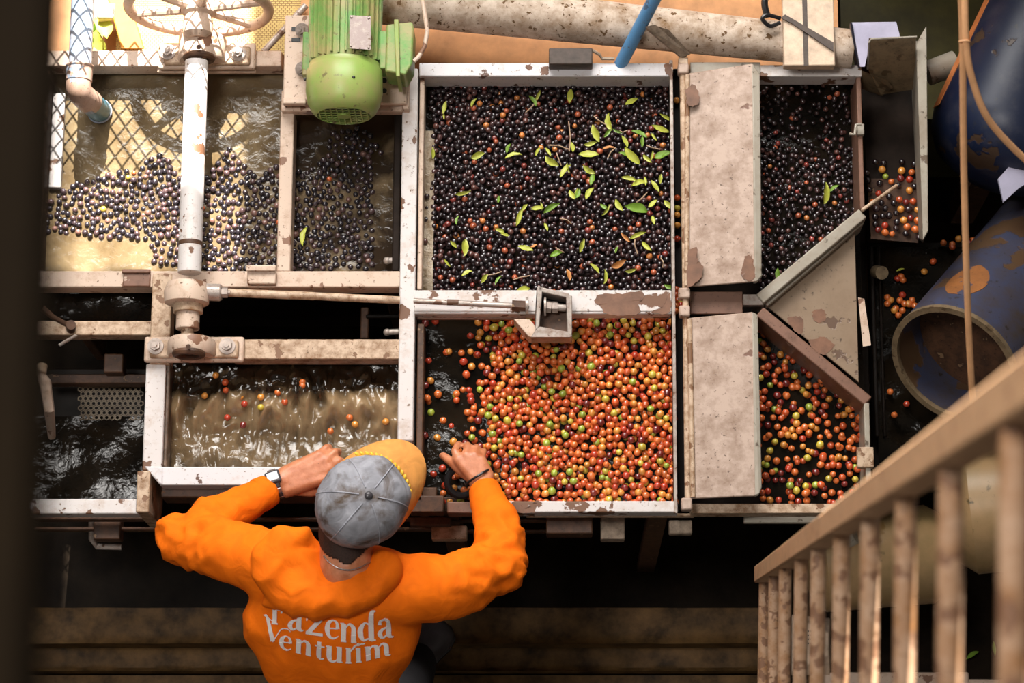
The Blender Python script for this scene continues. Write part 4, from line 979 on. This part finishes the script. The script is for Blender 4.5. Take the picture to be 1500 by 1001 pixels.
def place_leaf(px, py, ln, ang, k, z, where, group):
    mk, cn = MATN[k]; me = random.choice(LM[mk]); o = bpy.data.objects.new('coffee_leaf', me); COL.objects.link(o)
    o.location = P(px, py, z + random.uniform(0, .004)); s_ = ln / 630; o.scale = (s_ * random.uniform(.45, .85), s_ * 1.08, s_ * 1.3); o.rotation_euler = (random.uniform(-.3, .3), random.uniform(-.75, .75), -R(ang))
    size = 'large' if ln > 22 else 'small' if ln < 15 else 'medium'
    tag(o, f'{size} {cn} coffee leaf {where}', 'leaf', group)
for (px, py, ln, ang, k) in LEAVES:
    w_ = 'right' if px > 860 else 'left' if px < 740 else 'middle'
    h_ = 'near the back rim' if py < 215 else 'near the crossbar' if py > 325 else 'at mid tank'
    side = {'left': 'trough side', 'right': 'flap side', 'middle': 'centre'}[w_]
    place_leaf(px, py, ln, ang, k, ZC + .013, f'on dark cherries {h_}, {side}', f'leaves on the dark cherries {h_} {side}')
for (px, py, ln, ang, k, wh) in ((1210,283,30,10,'y','on the dark cherries of the outlet box'), (1139,402,18,10,'g','at the funnel corner of the outlet box'), (446,345,30,5,'y','in the narrow trough under the motor'),
                           (1222,276,16,60,'g','beside the bright leaf in the outlet box'), (1319,395,12,70,'y','on the black drain pan'), (1457,950,22,0,'g','on the wet floor behind the railing'), (1425,960,24,60,'g','on the dark floor between the right bars')):
    place_leaf(px, py, ln, ang, k, -.1 if px < 1300 and px > 600 else (-.05 if px < 600 else (-.265 if px < 1400 else -.98)), wh, None)
for i, (a, b) in enumerate((((833, 178), (834, 222)), ((803, 213), (833, 219)), ((815, 224), (822, 243)), ((870, 170), (888, 183)), ((902, 216), (890, 232)), ((947, 213), (967, 219)), ((908, 192), (920, 191)), ((930, 350), (934, 372)), ((948, 282), (932, 297)), ((968, 378), (971, 392)), ((715, 403), (735, 398)), ((752, 410), (776, 404)), ((820, 320), (837, 328)), ((814, 363), (826, 370)), ((770, 165), (785, 150)))):
    q = MB(); mid = P((a[0] + b[0]) / 2 + random.uniform(-3, 3), (a[1] + b[1]) / 2 + random.uniform(-3, 3), ZC + .018)
    q.tube([P(*a, ZC + .012), mid, P(*b, ZC + .012)], .0016, 5); q.build('twig', 'twig', None, label='thin pale twig ' + ('pointing back' if abs(a[0] - b[0]) < 6 else 'lying slantwise' if abs(a[1] - b[1]) > 8 else 'lying crosswise') + ' on the dark cherries' + zone(*a), cat='twig', group='twigs on the dark cherries')
# plant behind the left trough
pl = empty('leafy_plant', P(135, 55, -.2), 'bright green leafy plant behind the inlet pipe', 'plant')
for i in range(9):
    o = bpy.data.objects.new('leaf', LM[['greenleaf', 'yellowleaf'][i % 2]][i % 3]); COL.objects.link(o); o.parent = pl
    w_ = P(random.uniform(118, 160), random.uniform(34, 72), -.13 + .004 * i); o.location = w_ - WLOC[pl.name]; s_ = .045 + random.random() * .03; o.scale = (s_, s_, s_); o.rotation_euler = (random.uniform(-.5, .5), random.uniform(-.5, .5), random.uniform(0, 6.28))

# ================================================================== PERSON leaning over the tanks
def fabric(name, col, rough=.8, bs=.35, var=.12):
    m, nt, b = nodes(name); v = coords(nt)
    n1 = noi(nt, 22, 4, .5, v, 1.2); n2 = noi(nt, 700, 2, .5, v)
    c = mix(nt, ramp(nt, n1, .3, .75), tuple(x * (1 - var) for x in col), tuple(min(1, x * (1 + var)) for x in col))
    nt.links.new(c, b.inputs['Base Color']); b.inputs['Roughness'].default_value = rough; b.inputs['Specular IOR Level'].default_value = .15
    ad = nt.nodes.new('ShaderNodeMath'); ad.operation = 'MULTIPLY_ADD'; ad.inputs[1].default_value = .06
    nt.links.new(n2, ad.inputs[0]); nt.links.new(n1, ad.inputs[2]); bump(nt, b, ad.outputs[0], bs, .008)
    return m
M['orange'] = fabric('orange_cotton', (.95, .17, .004))
M['trouser'] = fabric('dark_trousers', (.03, .028, .03))
M['capgrey'] = fabric('faded_grey_cap_cloth', (.3, .3, .33), .85, .4, .3)
_nt = M['capgrey'].node_tree; _b = _nt.nodes['Principled BSDF']; _src = _b.inputs['Base Color'].links[0].from_socket
_st = mix(_nt, ramp(_nt, noi(_nt, 14, 5, .6, coords(_nt, loc=(3, 1, 2)), .5), .5, .66), _src, (.1, .07, .05)); _nt.links.new(_st, _b.inputs['Base Color'])
M['capseam'] = fabric('cap_seam_thread', (.33, .33, .37))
M['brim'] = fabric('tan_orange_brim', (.7, .3, .075), .7, .25, .2)
M['gold'] = plain('gold_embroidery', (.85, .5, .04), .4, .25, 300)
def mat_skin():
    m, nt, b = nodes('skin'); v = coords(nt); n = noi(nt, 45, 5, .6, v); f = noi(nt, 220, 3, .6, v)
    c = mix(nt, ramp(nt, n, .3, .72), (.44, .135, .05), (.66, .27, .14)); c = mix(nt, ramp(nt, f, .68, .74), c, (.2, .08, .04))
    nt.links.new(c, b.inputs['Base Color']); b.inputs['Roughness'].default_value = .42; b.inputs['Subsurface Weight'].default_value = .08; b.inputs['Subsurface Radius'].default_value = (.012, .005, .003)
    bump(nt, b, n, .25, .003); return m
M['skin'] = mat_skin()
M['hair'] = plain('dark_hair', (.035, .014, .008), .7, .5, 300, bmp=.4)
M['print'] = plain('white_print', (.82, .74, .72), .6, .04, 60)
M['leather'] = plain('worn_dark_leather', (.06, .052, .055), .45, .4, 20)
M['watchcase'] = plain('dark_watch_case', (.05, .045, .05), .25, .2, 60)
M['watchface'] = plain('pale_watch_display', (.55, .58, .62), .25, .1, 60)
M['chrome'] = plain('steel_links', (.5, .47, .46), .25, .2, 100, metal=.8)

def capsule(mb, p0, p1, r0, r1, n=14):
    p0 = Vector(p0); p1 = Vector(p1); d = (p1 - p0); L_ = d.length; d = d / L_; u, w = mb.ring_frame(d); rings = []
    for k in range(4): t = math.pi / 2 * (1 - (k + .35) / 4); rings.append((p0 - d * r0 * math.sin(t), r0 * math.cos(t)))
    rings += [(p0, r0), (p1, r1)]
    for k in range(4): t = math.pi / 2 * ((k + 1 - .35) / 4); rings.append((p1 + d * r1 * math.sin(t), r1 * math.cos(t)))
    mb.loft([[c + (u * math.cos(6.28318 * j / n) + w * math.sin(6.28318 * j / n)) * r for j in range(n)] for c, r in rings]); return mb
def chain(mb, pts, rs, n=14):
    for i in range(len(pts) - 1): capsule(mb, pts[i], pts[i + 1], rs[i], rs[i + 1], n)
def ellipsoid(mb, c, ax, rad, n=24, k=14):
    c = Vector(c); t = MB(); t.sphere((0, 0, 0), 1, n, k); mb.add([c + ax[0] * v.x * rad[0] + ax[1] * v.y * rad[1] + ax[2] * v.z * rad[2] for v in t.v], t.f)
def remeshed(mb, name, mat, parent, voxel, smooth_it, disp=None):
    me = mb.mesh(name, WLOC[parent.name], smooth=0); tmp = bpy.data.objects.new(name, me); COL.objects.link(tmp)
    r = tmp.modifiers.new('r', 'REMESH'); r.mode = 'VOXEL'; r.voxel_size = voxel; r.use_smooth_shade = True
    s_ = tmp.modifiers.new('s', 'SMOOTH'); s_.iterations = smooth_it; s_.factor = .5
    dg = bpy.context.evaluated_depsgraph_get(); out = bpy.data.meshes.new_from_object(tmp.evaluated_get(dg)); bpy.data.objects.remove(tmp)
    if disp:
        ns = [v.normal.copy() for v in out.vertices]
        for v, nn in zip(out.vertices, ns): v.co += nn * disp(v.co + WLOC[parent.name], nn)
    for p in out.polygons: p.use_smooth = True
    out.materials.clear(); out.materials.append(M[mat]); o = bpy.data.objects.new(name, out); COL.objects.link(o); o.parent = parent; WLOC[o.name] = WLOC[parent.name]
    return o
pe = empty('person', P(520, 1090, -.93), 'person in orange hoodie and grey cap leaning over the tanks sorting cherries', 'person')
# joints
SH_L = P(388, 828, .27); EL_L = P(268, 786, .15); WR_L = P(396, 714, .045)
SH_R = P(598, 858, .27); EL_R = P(732, 832, .15); WR_R = P(704, 706, .03)
hc = P(529, 737, .40)
cdir = (CAMPOS - hc).normalized()
fim = (RT * .72 + UP * .69)
hu = (cdir + fim * .2).normalized(); hf = (fim - hu * fim.dot(hu)).normalized(); hs = hf.cross(hu).normalized()
NK0 = P(508, 832, .315); NK1 = hc - hu * .075 - hf * .03
# ---- body (skin): one continuous surface
b = MB()
ellipsoid(b, hc, (hs, hf, hu), (.076, .095, .1)); ellipsoid(b, hc + hf * .035 - hu * .06, (hs, hf, hu), (.055, .06, .06))
chain(b, [NK0, NK1, hc - hu * .03 - hf * .02], [.058, .055, .06], 18)
capsule(b, hc + hf * .09 - hu * .005, hc + hf * .108 - hu * .03, .008, .013); capsule(b, hc + hf * .088 - hu * .058 - hs * .015, hc + hf * .088 - hu * .058 + hs * .015, .008, .008)
for s_ in (-1, 1):
    ellipsoid(b, hc + hs * s_ * .078 - hf * .005 - hu * .015, (hs, hf, hu), (.012, .02, .032))
HIP = P(500, 1085, -.03); CH = P(490, 900, .15)
chain(b, [HIP, P(490, 1000, .05), CH, NK0], [.075, .065, .065, .055], 20)
chain(b, [CH, SH_L - Vector((0, 0, .03))], [.06, .035]); chain(b, [CH, SH_R - Vector((0, 0, .03))], [.06, .035])
chain(b, [SH_L - Vector((0, 0, .03)), EL_L, P(350, 742, .082), WR_L, P(412, 707, .045)], [.035, .034, .03, .027, .028]); chain(b, [SH_R - Vector((0, 0, .03)), EL_R, P(724, 758, .08), P(711, 722, .045), WR_R], [.035, .034, .03, .027, .027])
for (hp, kn, an) in ((P(455, 1090, -.06), P(462, 1075, -.45), P(455, 1090, -.86)), (P(548, 1088, -.06), P(590, 1010, -.4), P(608, 974, -.74))):
    chain(b, [HIP, hp, kn, an], [.07, .06, .045, .035])
def finger(pts, r=.0088, r1=.0072):
    n = len(pts); chain(b, [P(*p) for p in pts], [r + (r1 - r) * i / (n - 1) for i in range(n)], 10)
# left hand (palm down, fingers to the right, curling down over the rim)
chain(b, [WR_L, P(420, 706, .045)], [.027, .026])
for (x0, y0, x1, y1, r0, r1) in ((418, 696, 468, 668, .021, .0145), (420, 702, 478, 676, .024, .0155), (420, 709, 482, 686, .024, .0155), (420, 716, 476, 700, .022, .0145)):
    capsule(b, P(x0, y0, .046), P(x1, y1, .052), r0, r1, 12)
finger([(466, 667, .052), (478, 656, .042), (482, 655, .015), (480, 660, -.012)], .0092, .0078)
finger([(476, 674, .056), (491, 662, .046), (496, 662, .014), (493, 667, -.016)], .0096, .0082)
finger([(481, 684, .056), (497, 675, .048), (505, 678, .018), (502, 683, -.012)], .0098, .0082)
finger([(476, 697, .052), (493, 690, .04), (500, 694, .012), (497, 700, -.01)], .0095, .008)
finger([(432, 719, .034), (456, 722, .026), (474, 716, .014), (484, 710, .004)], .012, .0085)
# right hand (reaching up-left into the cherries)
for (x0, y0, x1, y1, r0, r1) in ((700, 704, 672, 674, .02, .0135), (704, 702, 683, 668, .021, .0135), (709, 700, 695, 668, .02, .013), (713, 698, 705, 674, .018, .012)):
    capsule(b, P(x0, y0, .034), P(x1, y1, .038), r0, r1, 12)
finger([(671, 673, .038), (666, 661, .034), (670, 653, .016), (672, 651, -.02)], .0096, .0082)
finger([(683, 667, .04), (684, 656, .03), (685, 652, .005), (683, 655, -.03)], .0096, .0082)
finger([(695, 667, .038), (697, 657, .026), (698, 655, -.002), (695, 659, -.03)], .0092, .008)
finger([(705, 673, .034), (708, 663, .022), (709, 661, -.005), (706, 665, -.03)], .0085, .0072)
finger([(688, 700, .024), (672, 688, .022), (660, 676, .022), (651, 669, .008), (648, 668, -.01)], .0125, .0085)
body = remeshed(b, 'body', 'skin', pe, .0042, 3)
# ---- hoodie
h = MB()
def ring(c, hw, th, ndir, sup=2.3, n=36, tilt=0):
    lat = (RT + UP * tilt).normalized(); o = []
    for j in range(n):
        a = 6.28318 * j / n; ca, sa = math.cos(a), math.sin(a)
        o.append(c + lat * hw * math.copysign(abs(ca) ** (2 / sup), ca) + ndir * th * math.copysign(abs(sa) ** (2 / sup), sa))
    return o
spine = [(506, 826, .285, 58, .05), (498, 838, .27, 92, .075), (490, 856, .245, 112, .09), (487, 895, .2, 124, .105), (488, 930, .15, 122, .11), (490, 968, .085, 106, .11), (492, 1003, .02, 86, .105), (497, 1050, -.05, 84, .11), (500, 1095, -.12, 92, .115)]
cs = [P(x, y, z) for x, y, z, _, _ in spine]; rings = []
for i, (x, y, z, hw, th) in enumerate(spine):
    dd = (cs[min(i + 1, len(cs) - 1)] - cs[max(i - 1, 0)]).normalized(); nd = dd.cross(RT).normalized()
    if nd.z < 0: nd = -nd
    rings.append(ring(cs[i], hw / 655, th, nd, 2.2, tilt=.06 if i < 4 else 0))
h.loft(rings)
chain(h, [P(430, 850, .24), P(388, 826, .25), P(330, 806, .2), EL_L + Vector((.005, 0, 0))], [.095, .072, .064, .056], 20)
chain(h, [EL_L, P(312, 764, .125), P(352, 742, .09), P(386, 723, .06)], [.054, .05, .045, .037], 20)
chain(h, [P(548, 866, .235), P(600, 864, .25), P(664, 858, .21), EL_R], [.095, .073, .066, .054], 20)
chain(h, [EL_R, P(732, 792, .115), P(724, 755, .08), P(713, 726, .045)], [.054, .049, .044, .036], 20)
def fold(p, n_):
    # creases: long soft folds, tighter near the elbows
    d_ = 0.0
    for e_, k in ((EL_L, 1), (EL_R, 1)):
        r_ = (p - e_).length
        if r_ < .2:
            q_ = noise.noise(Vector((p.x * 26 * k, p.y * 38, p.z * 18))); d_ += (1 - abs(q_) * 2.4) * .011 * max(0, 1 - r_ / .2)
    q_ = noise.noise(Vector((p.x * 9 + p.y * 7, p.y * 9 - p.x * 5, p.z * 5 + 4))); d_ += (.35 - abs(q_)) * .02
    q_ = noise.noise(Vector((p.x * 30 + p.y * 10, p.y * 8, 7))); d_ += q_ * .0022
    return d_
hood_o = remeshed(h, 'hoodie', 'orange', pe, .008, 6, fold)
# hood lying in folds around the neck
g = MB(); hp = [(563, 824, .33), (556, 846, .325), (528, 862, .32), (488, 874, .31), (440, 872, .305), (408, 852, .31), (397, 822, .318), (414, 796, .325), (440, 788, .325), (468, 800, .305)]
hpts = bez([P(*p) for p in hp], 5); nn = len(hpts)
rad = [.016 + .03 * math.sin(math.pi * min(1, (i + 4) / nn) ** 1.0) ** .7 for i in range(nn)]
for i in range(nn - 1): capsule(g, hpts[i], hpts[i + 1], rad[i], rad[i + 1], 14)
for (a_, b_, r_) in (((430, 850, .30), (500, 862, .29), .05), ((425, 820, .30), (470, 855, .285), .05), ((440, 885, .29), (500, 884, .29), .028), ((395, 880, .285), (450, 888, .29), .018)):
    capsule(g, P(*a_), P(*b_), r_, r_, 14)
def hfold(p, n_):
    q_ = noise.noise(Vector((p.x * 12 - p.y * 9, p.y * 10 + p.x * 10, 3))); return (.3 - abs(q_)) * .03 + noise.noise(Vector((p.x * 9, p.y * 9, 1))) * .008
remeshed(g, 'hood', 'orange', hood_o, .007, 5, hfold)
q = MB(); dL = (P(386, 723, .06) - P(352, 742, .09)).normalized(); q.tube([P(378, 727, .064), P(388, 722, .058), P(397, 717, .052)], [.04, .0385, .036], 22); q.build('cuff', 'orange', hood_o, .004)
q = MB(); q.tube([P(714, 733, .052), P(711, 722, .042), P(708, 714, .035)], [.04, .0375, .034], 22); q.build('cuff', 'orange', hood_o, .004)
# ---- trousers and boots
t = MB()
chain(t, [P(500, 1092, -.1), P(455, 1092, -.12), P(462, 1078, -.45), P(456, 1090, -.84)], [.115, .095, .075, .06], 18); chain(t, [P(500, 1092, -.1), P(548, 1090, -.12), P(588, 1012, -.4), P(608, 972, -.74)], [.115, .095, .072, .055], 18)
remeshed(t, 'trousers', 'trouser', pe, .012, 4)
def boot(heel, toe, z):
    q = MB(); a = P(*heel, z); c = P(*toe, z); d = (c - a).normalized(); s_ = Vector((-d.y, d.x, 0)); L_ = (c - a).length; rings = []
    for t_, w, hh in ((0, .028, .07), (.12, .038, .095), (.4, .04, .09), (.62, .047, .062), (.82, .047, .05), (.94, .036, .042), (1.0, .016, .03)):
        o = a + d * L_ * t_; rings.append([o + s_ * w * math.cos(6.28318 * j / 20) + Vector((0, 0, .018 + hh * max(0, math.sin(6.28318 * j / 20)) + .0 * j)) for j in range(20)])
    q.loft(rings); bo = q.build('boot', 'leather', pe, smooth=60)
    q = MB(); out = [a + d * L_ * t_ + s_ * w for t_, w in ((0, .02), (.1, .04), (.5, .045), (.7, .052), (.9, .046), (1.01, .02))] ; out += [a + d * L_ * t_ - s_ * w for t_, w in ((1.01, .02), (.9, .046), (.7, .052), (.5, .045), (.1, .04), (0, .02))]
    q.prism(out, (0, 0, .02)); q.build('sole', 'black', bo, .003)
boot((598, 990), (652, 914), -.845); boot((452, 1120), (440, 1000), -.925)
# ---- head wear
cap = MB(); base = hc + hu * .012; NSEG = 60; rings = []
def capr(a): return .0935 + .008 * abs(math.sin(a)) ** 2
def cap_pt(a, t):
    r = capr(a) * (1 - max(0, t) ** 2.6) ** .5 if t < 1 else 0
    if t < 0: r = capr(a) * (1 + .1 * t)
    dent = .0035 * math.cos(6 * a + .5) * max(0, math.sin(math.pi * max(0, min(1, t)))) - .003 * noise.noise(Vector((3 * math.cos(a), 3 * math.sin(a), t * 4)))
    return base + (hs * math.cos(a) + hf * math.sin(a)) * (r + dent) + hu * (.1 * t)
for t_ in (-.32, -.15, 0, .2, .38, .55, .7, .82, .91, .97, .995):
    rings.append([cap_pt(6.28318 * j / NSEG, t_) for j in range(NSEG)])
cap.loft(rings); cp = empty('cap_holder', base, None, None) if False else None
crown = cap.build('cap', 'capgrey', pe, smooth=60)
for k in range(6):
    a = R(30 + 60 * k) + .12
    q = MB(); q.tube([cap_pt(a, t_) + hu * .0006 for t_ in (-.3, 0, .2, .4, .6, .75, .87, .95, .985)], .0015, 6); q.build('seam', 'capseam', crown)
q = MB(); ellipsoid(q, base + hu * .1005, (hs, hf, hu), (.009, .009, .0055), 14, 8); q.build('button', 'watchcase', crown)
br = MB(); top = []; n_ = 32; nr = 7
for i in range(n_ + 1):
    a = R(90) + R(-80 + 160 * i / n_); e = hs * math.cos(a) + hf * math.sin(a); fall = math.cos(R(-80 + 160 * i / n_))
    for j in range(nr + 1):
        t_ = j / nr; x = math.sin(R(-80 + 160 * i / n_))
        p = base + e * (capr(a) - .002) - hu * .018 + hf * (.072 * t_ * fall ** .75) + e * .004 * t_ - hu * (.028 * x * x * (.3 + t_) + .02 * t_)
        top.append(p)
br.v = top + [p - hu * .004 for p in top]; o_ = len(top)
for i in range(n_):
    for j in range(nr):
        a_ = i * (nr + 1) + j; br.f += [(a_, a_ + 1, a_ + nr + 2, a_ + nr + 1), (o_ + a_, o_ + a_ + nr + 1, o_ + a_ + nr + 2, o_ + a_ + 1)]
for i in range(n_):
    a_ = i * (nr + 1) + nr; c_ = a_ + nr + 1; br.f.append((a_, a_ + o_, c_ + o_, c_))
br.build('brim', 'brim', crown, smooth=60)
for i in range(15):
    a = R(90) + R(50 - 80 * i / 14); 
    for s_ in (0, 1):
        pc = base + (hs * math.cos(a) + hf * math.sin(a)) * (capr(a) + .001 + .0075 * s_) - hu * (.0165 + .028 * .3 * math.cos(a) ** 2)
        tg = (-hs * math.sin(a) + hf * math.cos(a)); ro_ = (hs * math.cos(a) + hf * math.sin(a)); dgn = (tg * .8 + ro_ * (.6 if s_ else -.6)).normalized(); ot = hu
        q = MB(); ellipsoid(q, pc, (dgn, ot.cross(dgn).normalized(), ot), (.0062, .0038, .003), 10, 6); q.build('gold_leaf', 'gold', crown)
hr_ = MB(); off_ = WLOC[pe.name]; vmap = {}; bd_ = body.data
for p_ in bd_.polygons:
    r_ = p_.center + off_ - hc; n_w = noise.noise((p_.center + off_) * 60) * .006
    if r_.length < .132 + n_w and r_.dot(hf) < .012 and abs(r_.dot(hs)) < .0775:
        f_ = []
        for vi in p_.vertices:
            if vi not in vmap: vmap[vi] = len(hr_.v); hr_.v.append(bd_.vertices[vi].co + off_ + bd_.vertices[vi].normal * .0035)
            f_.append(vmap[vi])
        hr_.f.append(tuple(f_))
ho = hr_.build('hair', 'hair', pe, smooth=60); sol = ho.modifiers.new('s', 'SOLIDIFY'); sol.thickness = .003
BB = BVHTree.FromPolygons([v.co + off_ for v in bd_.vertices], [tuple(p_.vertices) for p_ in bd_.polygons])
for s_ in (-1, 1):
    q = MB(); ellipsoid(q, hc + hf * .08 + hs * s_ * .03 + hu * .005, (hs, hf, hu), (.012, .012, .009), 12, 8); q.build('eye', 'watchface', pe)
nk_ = []
for (x_, y_) in ((474, 815), (482, 824), (492, 831), (504, 835), (516, 835), (529, 831), (542, 824)):
    d_ = RAY(x_, y_).normalized(); l_, n2_, _, _ = BB.ray_cast(CAMPOS, d_)
    nk_.append((l_ if l_ is not None else P(x_, y_, .34)) - d_ * .003)
q = MB(); q.tube(bez(nk_, 5), .0018, 6); q.build('necklace', 'chrome', pe)
# ---- watch on the left wrist, band on the right
wa = empty('wristwatch', P(402, 708, .07), 'square digital wristwatch with steel links on the left wrist', 'watch')
wdir = (P(420, 706, .045) - WR_L).normalized(); wc = P(404, 710, .047); wup = (cdir * 1.0 - wdir * cdir.dot(wdir)).normalized(); ws = wdir.cross(wup).normalized()
wtop = (wup * .85 - ws * .5).normalized(); 
if (wtop.dot(UP)) < 0: wtop = (wup * .85 + ws * .5).normalized()
wsd = wdir.cross(wtop).normalized(); cc = wc + wtop * .032
def obox(c, ax, hx, name, mat, par, bev):
    q = MB(); q.hexa([c - ax[0] * hx[0] - ax[1] * hx[1] - ax[2] * hx[2], c + ax[0] * hx[0] - ax[1] * hx[1] - ax[2] * hx[2], c + ax[0] * hx[0] + ax[1] * hx[1] - ax[2] * hx[2], c - ax[0] * hx[0] + ax[1] * hx[1] - ax[2] * hx[2]],
                     [c - ax[0] * hx[0] - ax[1] * hx[1] + ax[2] * hx[2], c + ax[0] * hx[0] - ax[1] * hx[1] + ax[2] * hx[2], c + ax[0] * hx[0] + ax[1] * hx[1] + ax[2] * hx[2], c - ax[0] * hx[0] + ax[1] * hx[1] + ax[2] * hx[2]]); return q.build(name, mat, par, bev)
cs_ = obox(cc, (wdir, wsd, wtop), (.017, .016, .005), 'case', 'watchcase', wa, .004)
obox(cc + wtop * .0055, (wdir, wsd, wtop), (.0125, .0105, .001), 'display', 'watchface', cs_, .0005)
for i in range(14):
    a = R(35 + 290 * i / 13); ra_ = wtop * math.cos(a) + wsd * math.sin(a); tg = -wtop * math.sin(a) + wsd * math.cos(a)
    obox(wc + ra_ * .0325, (wdir, tg, ra_), (.0095, .0058, .0022), 'link', 'chrome' if i % 2 else 'watchcase', wa, .001)
q = MB(); bd = (WR_R - P(690, 684, .034)).normalized(); q.torus(P(700, 699, .031), bd, .0315, .0028, 40, 8); q.build('wristband', 'black', None, label='thin black cord bracelet on the right wrist', cat='bracelet')
q = MB(); q.torus(P(676, 706, -.01), (.15, -.2, 1), .032, .008, 40, 10); rg_ = q.build('rubber_ring', 'black', None, label='black rubber ring lying under the right hand at the tank edge', cat='ring')

# ---- printed lettering on the back
bpy.context.view_layer.update()
dg = bpy.context.evaluated_depsgraph_get()
def bvh_of(o):
    me = o.data; off = WLOC[pe.name]; return BVHTree.FromPolygons([v.co + off for v in me.vertices], [tuple(p.vertices) for p in me.polygons])
BV = bvh_of(hood_o)
GL = {
 'F': [[(.18, 0, .26), (.18, 1.45, .26)], [(.0, .02, .08), (.38, .02, .08)], [(.1, 1.42, .1), (.8, 1.42, .1)], [(.78, 1.42, .05), (.8, 1.15, .05)], [(.2, .78, .08), (.6, .78, .08)], [(.6, .95, .1), (.58, .6, .1)]],
 'a': [[(.12, .74, .2), (.16, .92, .12), (.36, .99, .1), (.54, .85, .18), (.56, .5, .24), (.56, .14, .24), (.7, .02, .1), (.78, .06, .05)], [(.52, .58, .06), (.24, .46, .14), (.12, .22, .22), (.26, .02, .12), (.5, .16, .06)]],
 'z': [[(.04, .92, .16), (.7, .92, .16)], [(.64, .9, .2), (.12, .08, .2)], [(.02, .08, .16), (.76, .08, .16)], [(.06, .92, .06), (.04, .72, .05)]],
 'e': [[(.14, .52, .07), (.62, .56, .07)], [(.62, .56, .2), (.58, .86, .14), (.38, .99, .08), (.16, .8, .2), (.1, .45, .25), (.2, .12, .18), (.42, .0, .1), (.68, .16, .05)]],
 'n': [[(.17, 0, .25), (.17, .98, .25)], [(0, .98, .08), (.2, .98, .08)], [(.26, .76, .06), (.46, .98, .12), (.66, .8, .22), (.68, .4, .25), (.68, 0, .25)], [(.58, .02, .08), (.84, .02, .08)], [(.04, .02, .08), (.32, .02, .08)]],
 'd': [[(.6, 0, .25), (.6, 1.42, .22), (.8, 1.62, .05)], [(.54, .86, .07), (.3, .97, .1), (.12, .7, .22), (.1, .36, .24), (.24, .05, .13), (.54, .18, .06)], [(.6, .02, .12), (.8, .04, .06)]],
 'V': [[(0, 1.5, .05), (.16, 1.36, .16), (.52, .06, .26)], [(.52, .02, .06), (.8, .55, .05), (1.0, .86, .06), (1.35, .92, .05), (1.5, .78, .05)], [(-.06, 1.5, .06), (.7, 1.12, .04)]],
 't': [[(.24, 1.25, .2), (.24, .3, .24), (.32, .04, .14), (.52, .06, .06)], [(.02, .92, .09), (.52, .92, .09)]],
 'u': [[(.17, .98, .25), (.17, .3, .25), (.3, .04, .14), (.48, .06, .08), (.62, .24, .06)], [(.68, .98, .25), (.68, 0, .25)], [(.68, .02, .1), (.86, .04, .05)], [(.0, .96, .07), (.2, .96, .07)], [(.52, .96, .07), (.7, .96, .07)]],
 'r': [[(.17, 0, .25), (.17, .98, .25)], [(.02, .98, .08), (.2, .98, .08)], [(.26, .74, .06), (.42, .98, .1), (.62, 1.2, .1), (1.1, 1.3, .06)], [(.02, .02, .08), (.34, .02, .08)]],
 'i': [[(.17, 0, .25), (.17, .98, .25)], [(.02, .96, .08), (.2, .96, .08)], [(.12, 1.22, .2), (.24, 1.26, .2)], [(.02, .02, .08), (.34, .02, .08)]],
 'm': [[(.17, 0, .25), (.17, .98, .25)], [(0, .98, .08), (.2, .98, .08)], [(.26, .76, .06), (.44, .98, .12), (.62, .8, .22), (.64, .4, .25), (.64, 0, .25)], [(.72, .76, .06), (.92, .98, .12), (1.1, .8, .22), (1.12, .4, .25), (1.14, .1, .2), (1.32, .04, .06)]]}
LINES = [('F', 398, 914, 24, 27, 5), ('a', 421, 922, 30, 27, 8), ('z', 447, 929, 34, 27, 9), ('e', 476, 934, 29, 27, 9), ('n', 498, 940, 29, 27, 6), ('d', 525, 940, 32, 27, -2), ('a', 553, 936, 30, 27, -6),
         ('V', 386, 939, 26, 25, 10), ('e', 409, 950, 26, 20, 14), ('n', 432, 956, 29, 20, 14), ('t', 460, 964, 28, 20, 12), ('u', 477, 969, 29, 23, 6), ('r', 506, 972, 26, 22, 0), ('i', 521, 971, 26, 21, -6), ('m', 535, 969, 29, 20, -13)]
def stroke(pts, n=8):
    if len(pts) < 3: return [Vector(p) for p in pts] if len(pts) == 2 and False else [Vector(pts[0]).lerp(Vector(pts[1]), i / 5) for i in range(6)]
    return bez([Vector(p) for p in pts], n)
camv = CAMPOS
for (ch, px, py, sx, sy, rot) in LINES:
    q = MB(); cr, sr = math.cos(R(rot)), math.sin(R(rot))
    for li, st in enumerate(GL[ch]):
        pts = stroke(st); prev = None
        for i, p in enumerate(pts):
            d_ = (pts[min(i + 1, len(pts) - 1)] - pts[max(i - 1, 0)]); d2 = Vector((d_.x, d_.y)).normalized(); nx, ny = -d2.y, d2.x; pr = []
            for s_ in (-1, 1):
                gx = (p.x + nx * p.z / 2 * s_) * sx; gy = (p.y + ny * p.z / 2 * s_) * sy
                X = px + gx * cr + gy * sr * .25; Yy = py + gx * sr - gy
                rd_ = RAY(X, Yy).normalized(); loc, nor, idx, dist = BV.ray_cast(camv, rd_)
                if loc is None: loc = P(X, Yy, .2); nor = Vector((0, 0, 1))
                pr.append(loc - rd_ * (.0022 + .0002 * li))
            if prev is not None:
                o_ = len(q.v); q.v += [prev[0], prev[1], pr[1], pr[0]]; q.f.append((o_, o_ + 1, o_ + 2, o_ + 3))
            prev = pr
    lo = q.build('printed_letter', 'print', hood_o, smooth=0)
    so = lo.modifiers.new('s', 'SOLIDIFY'); so.thickness = .0008
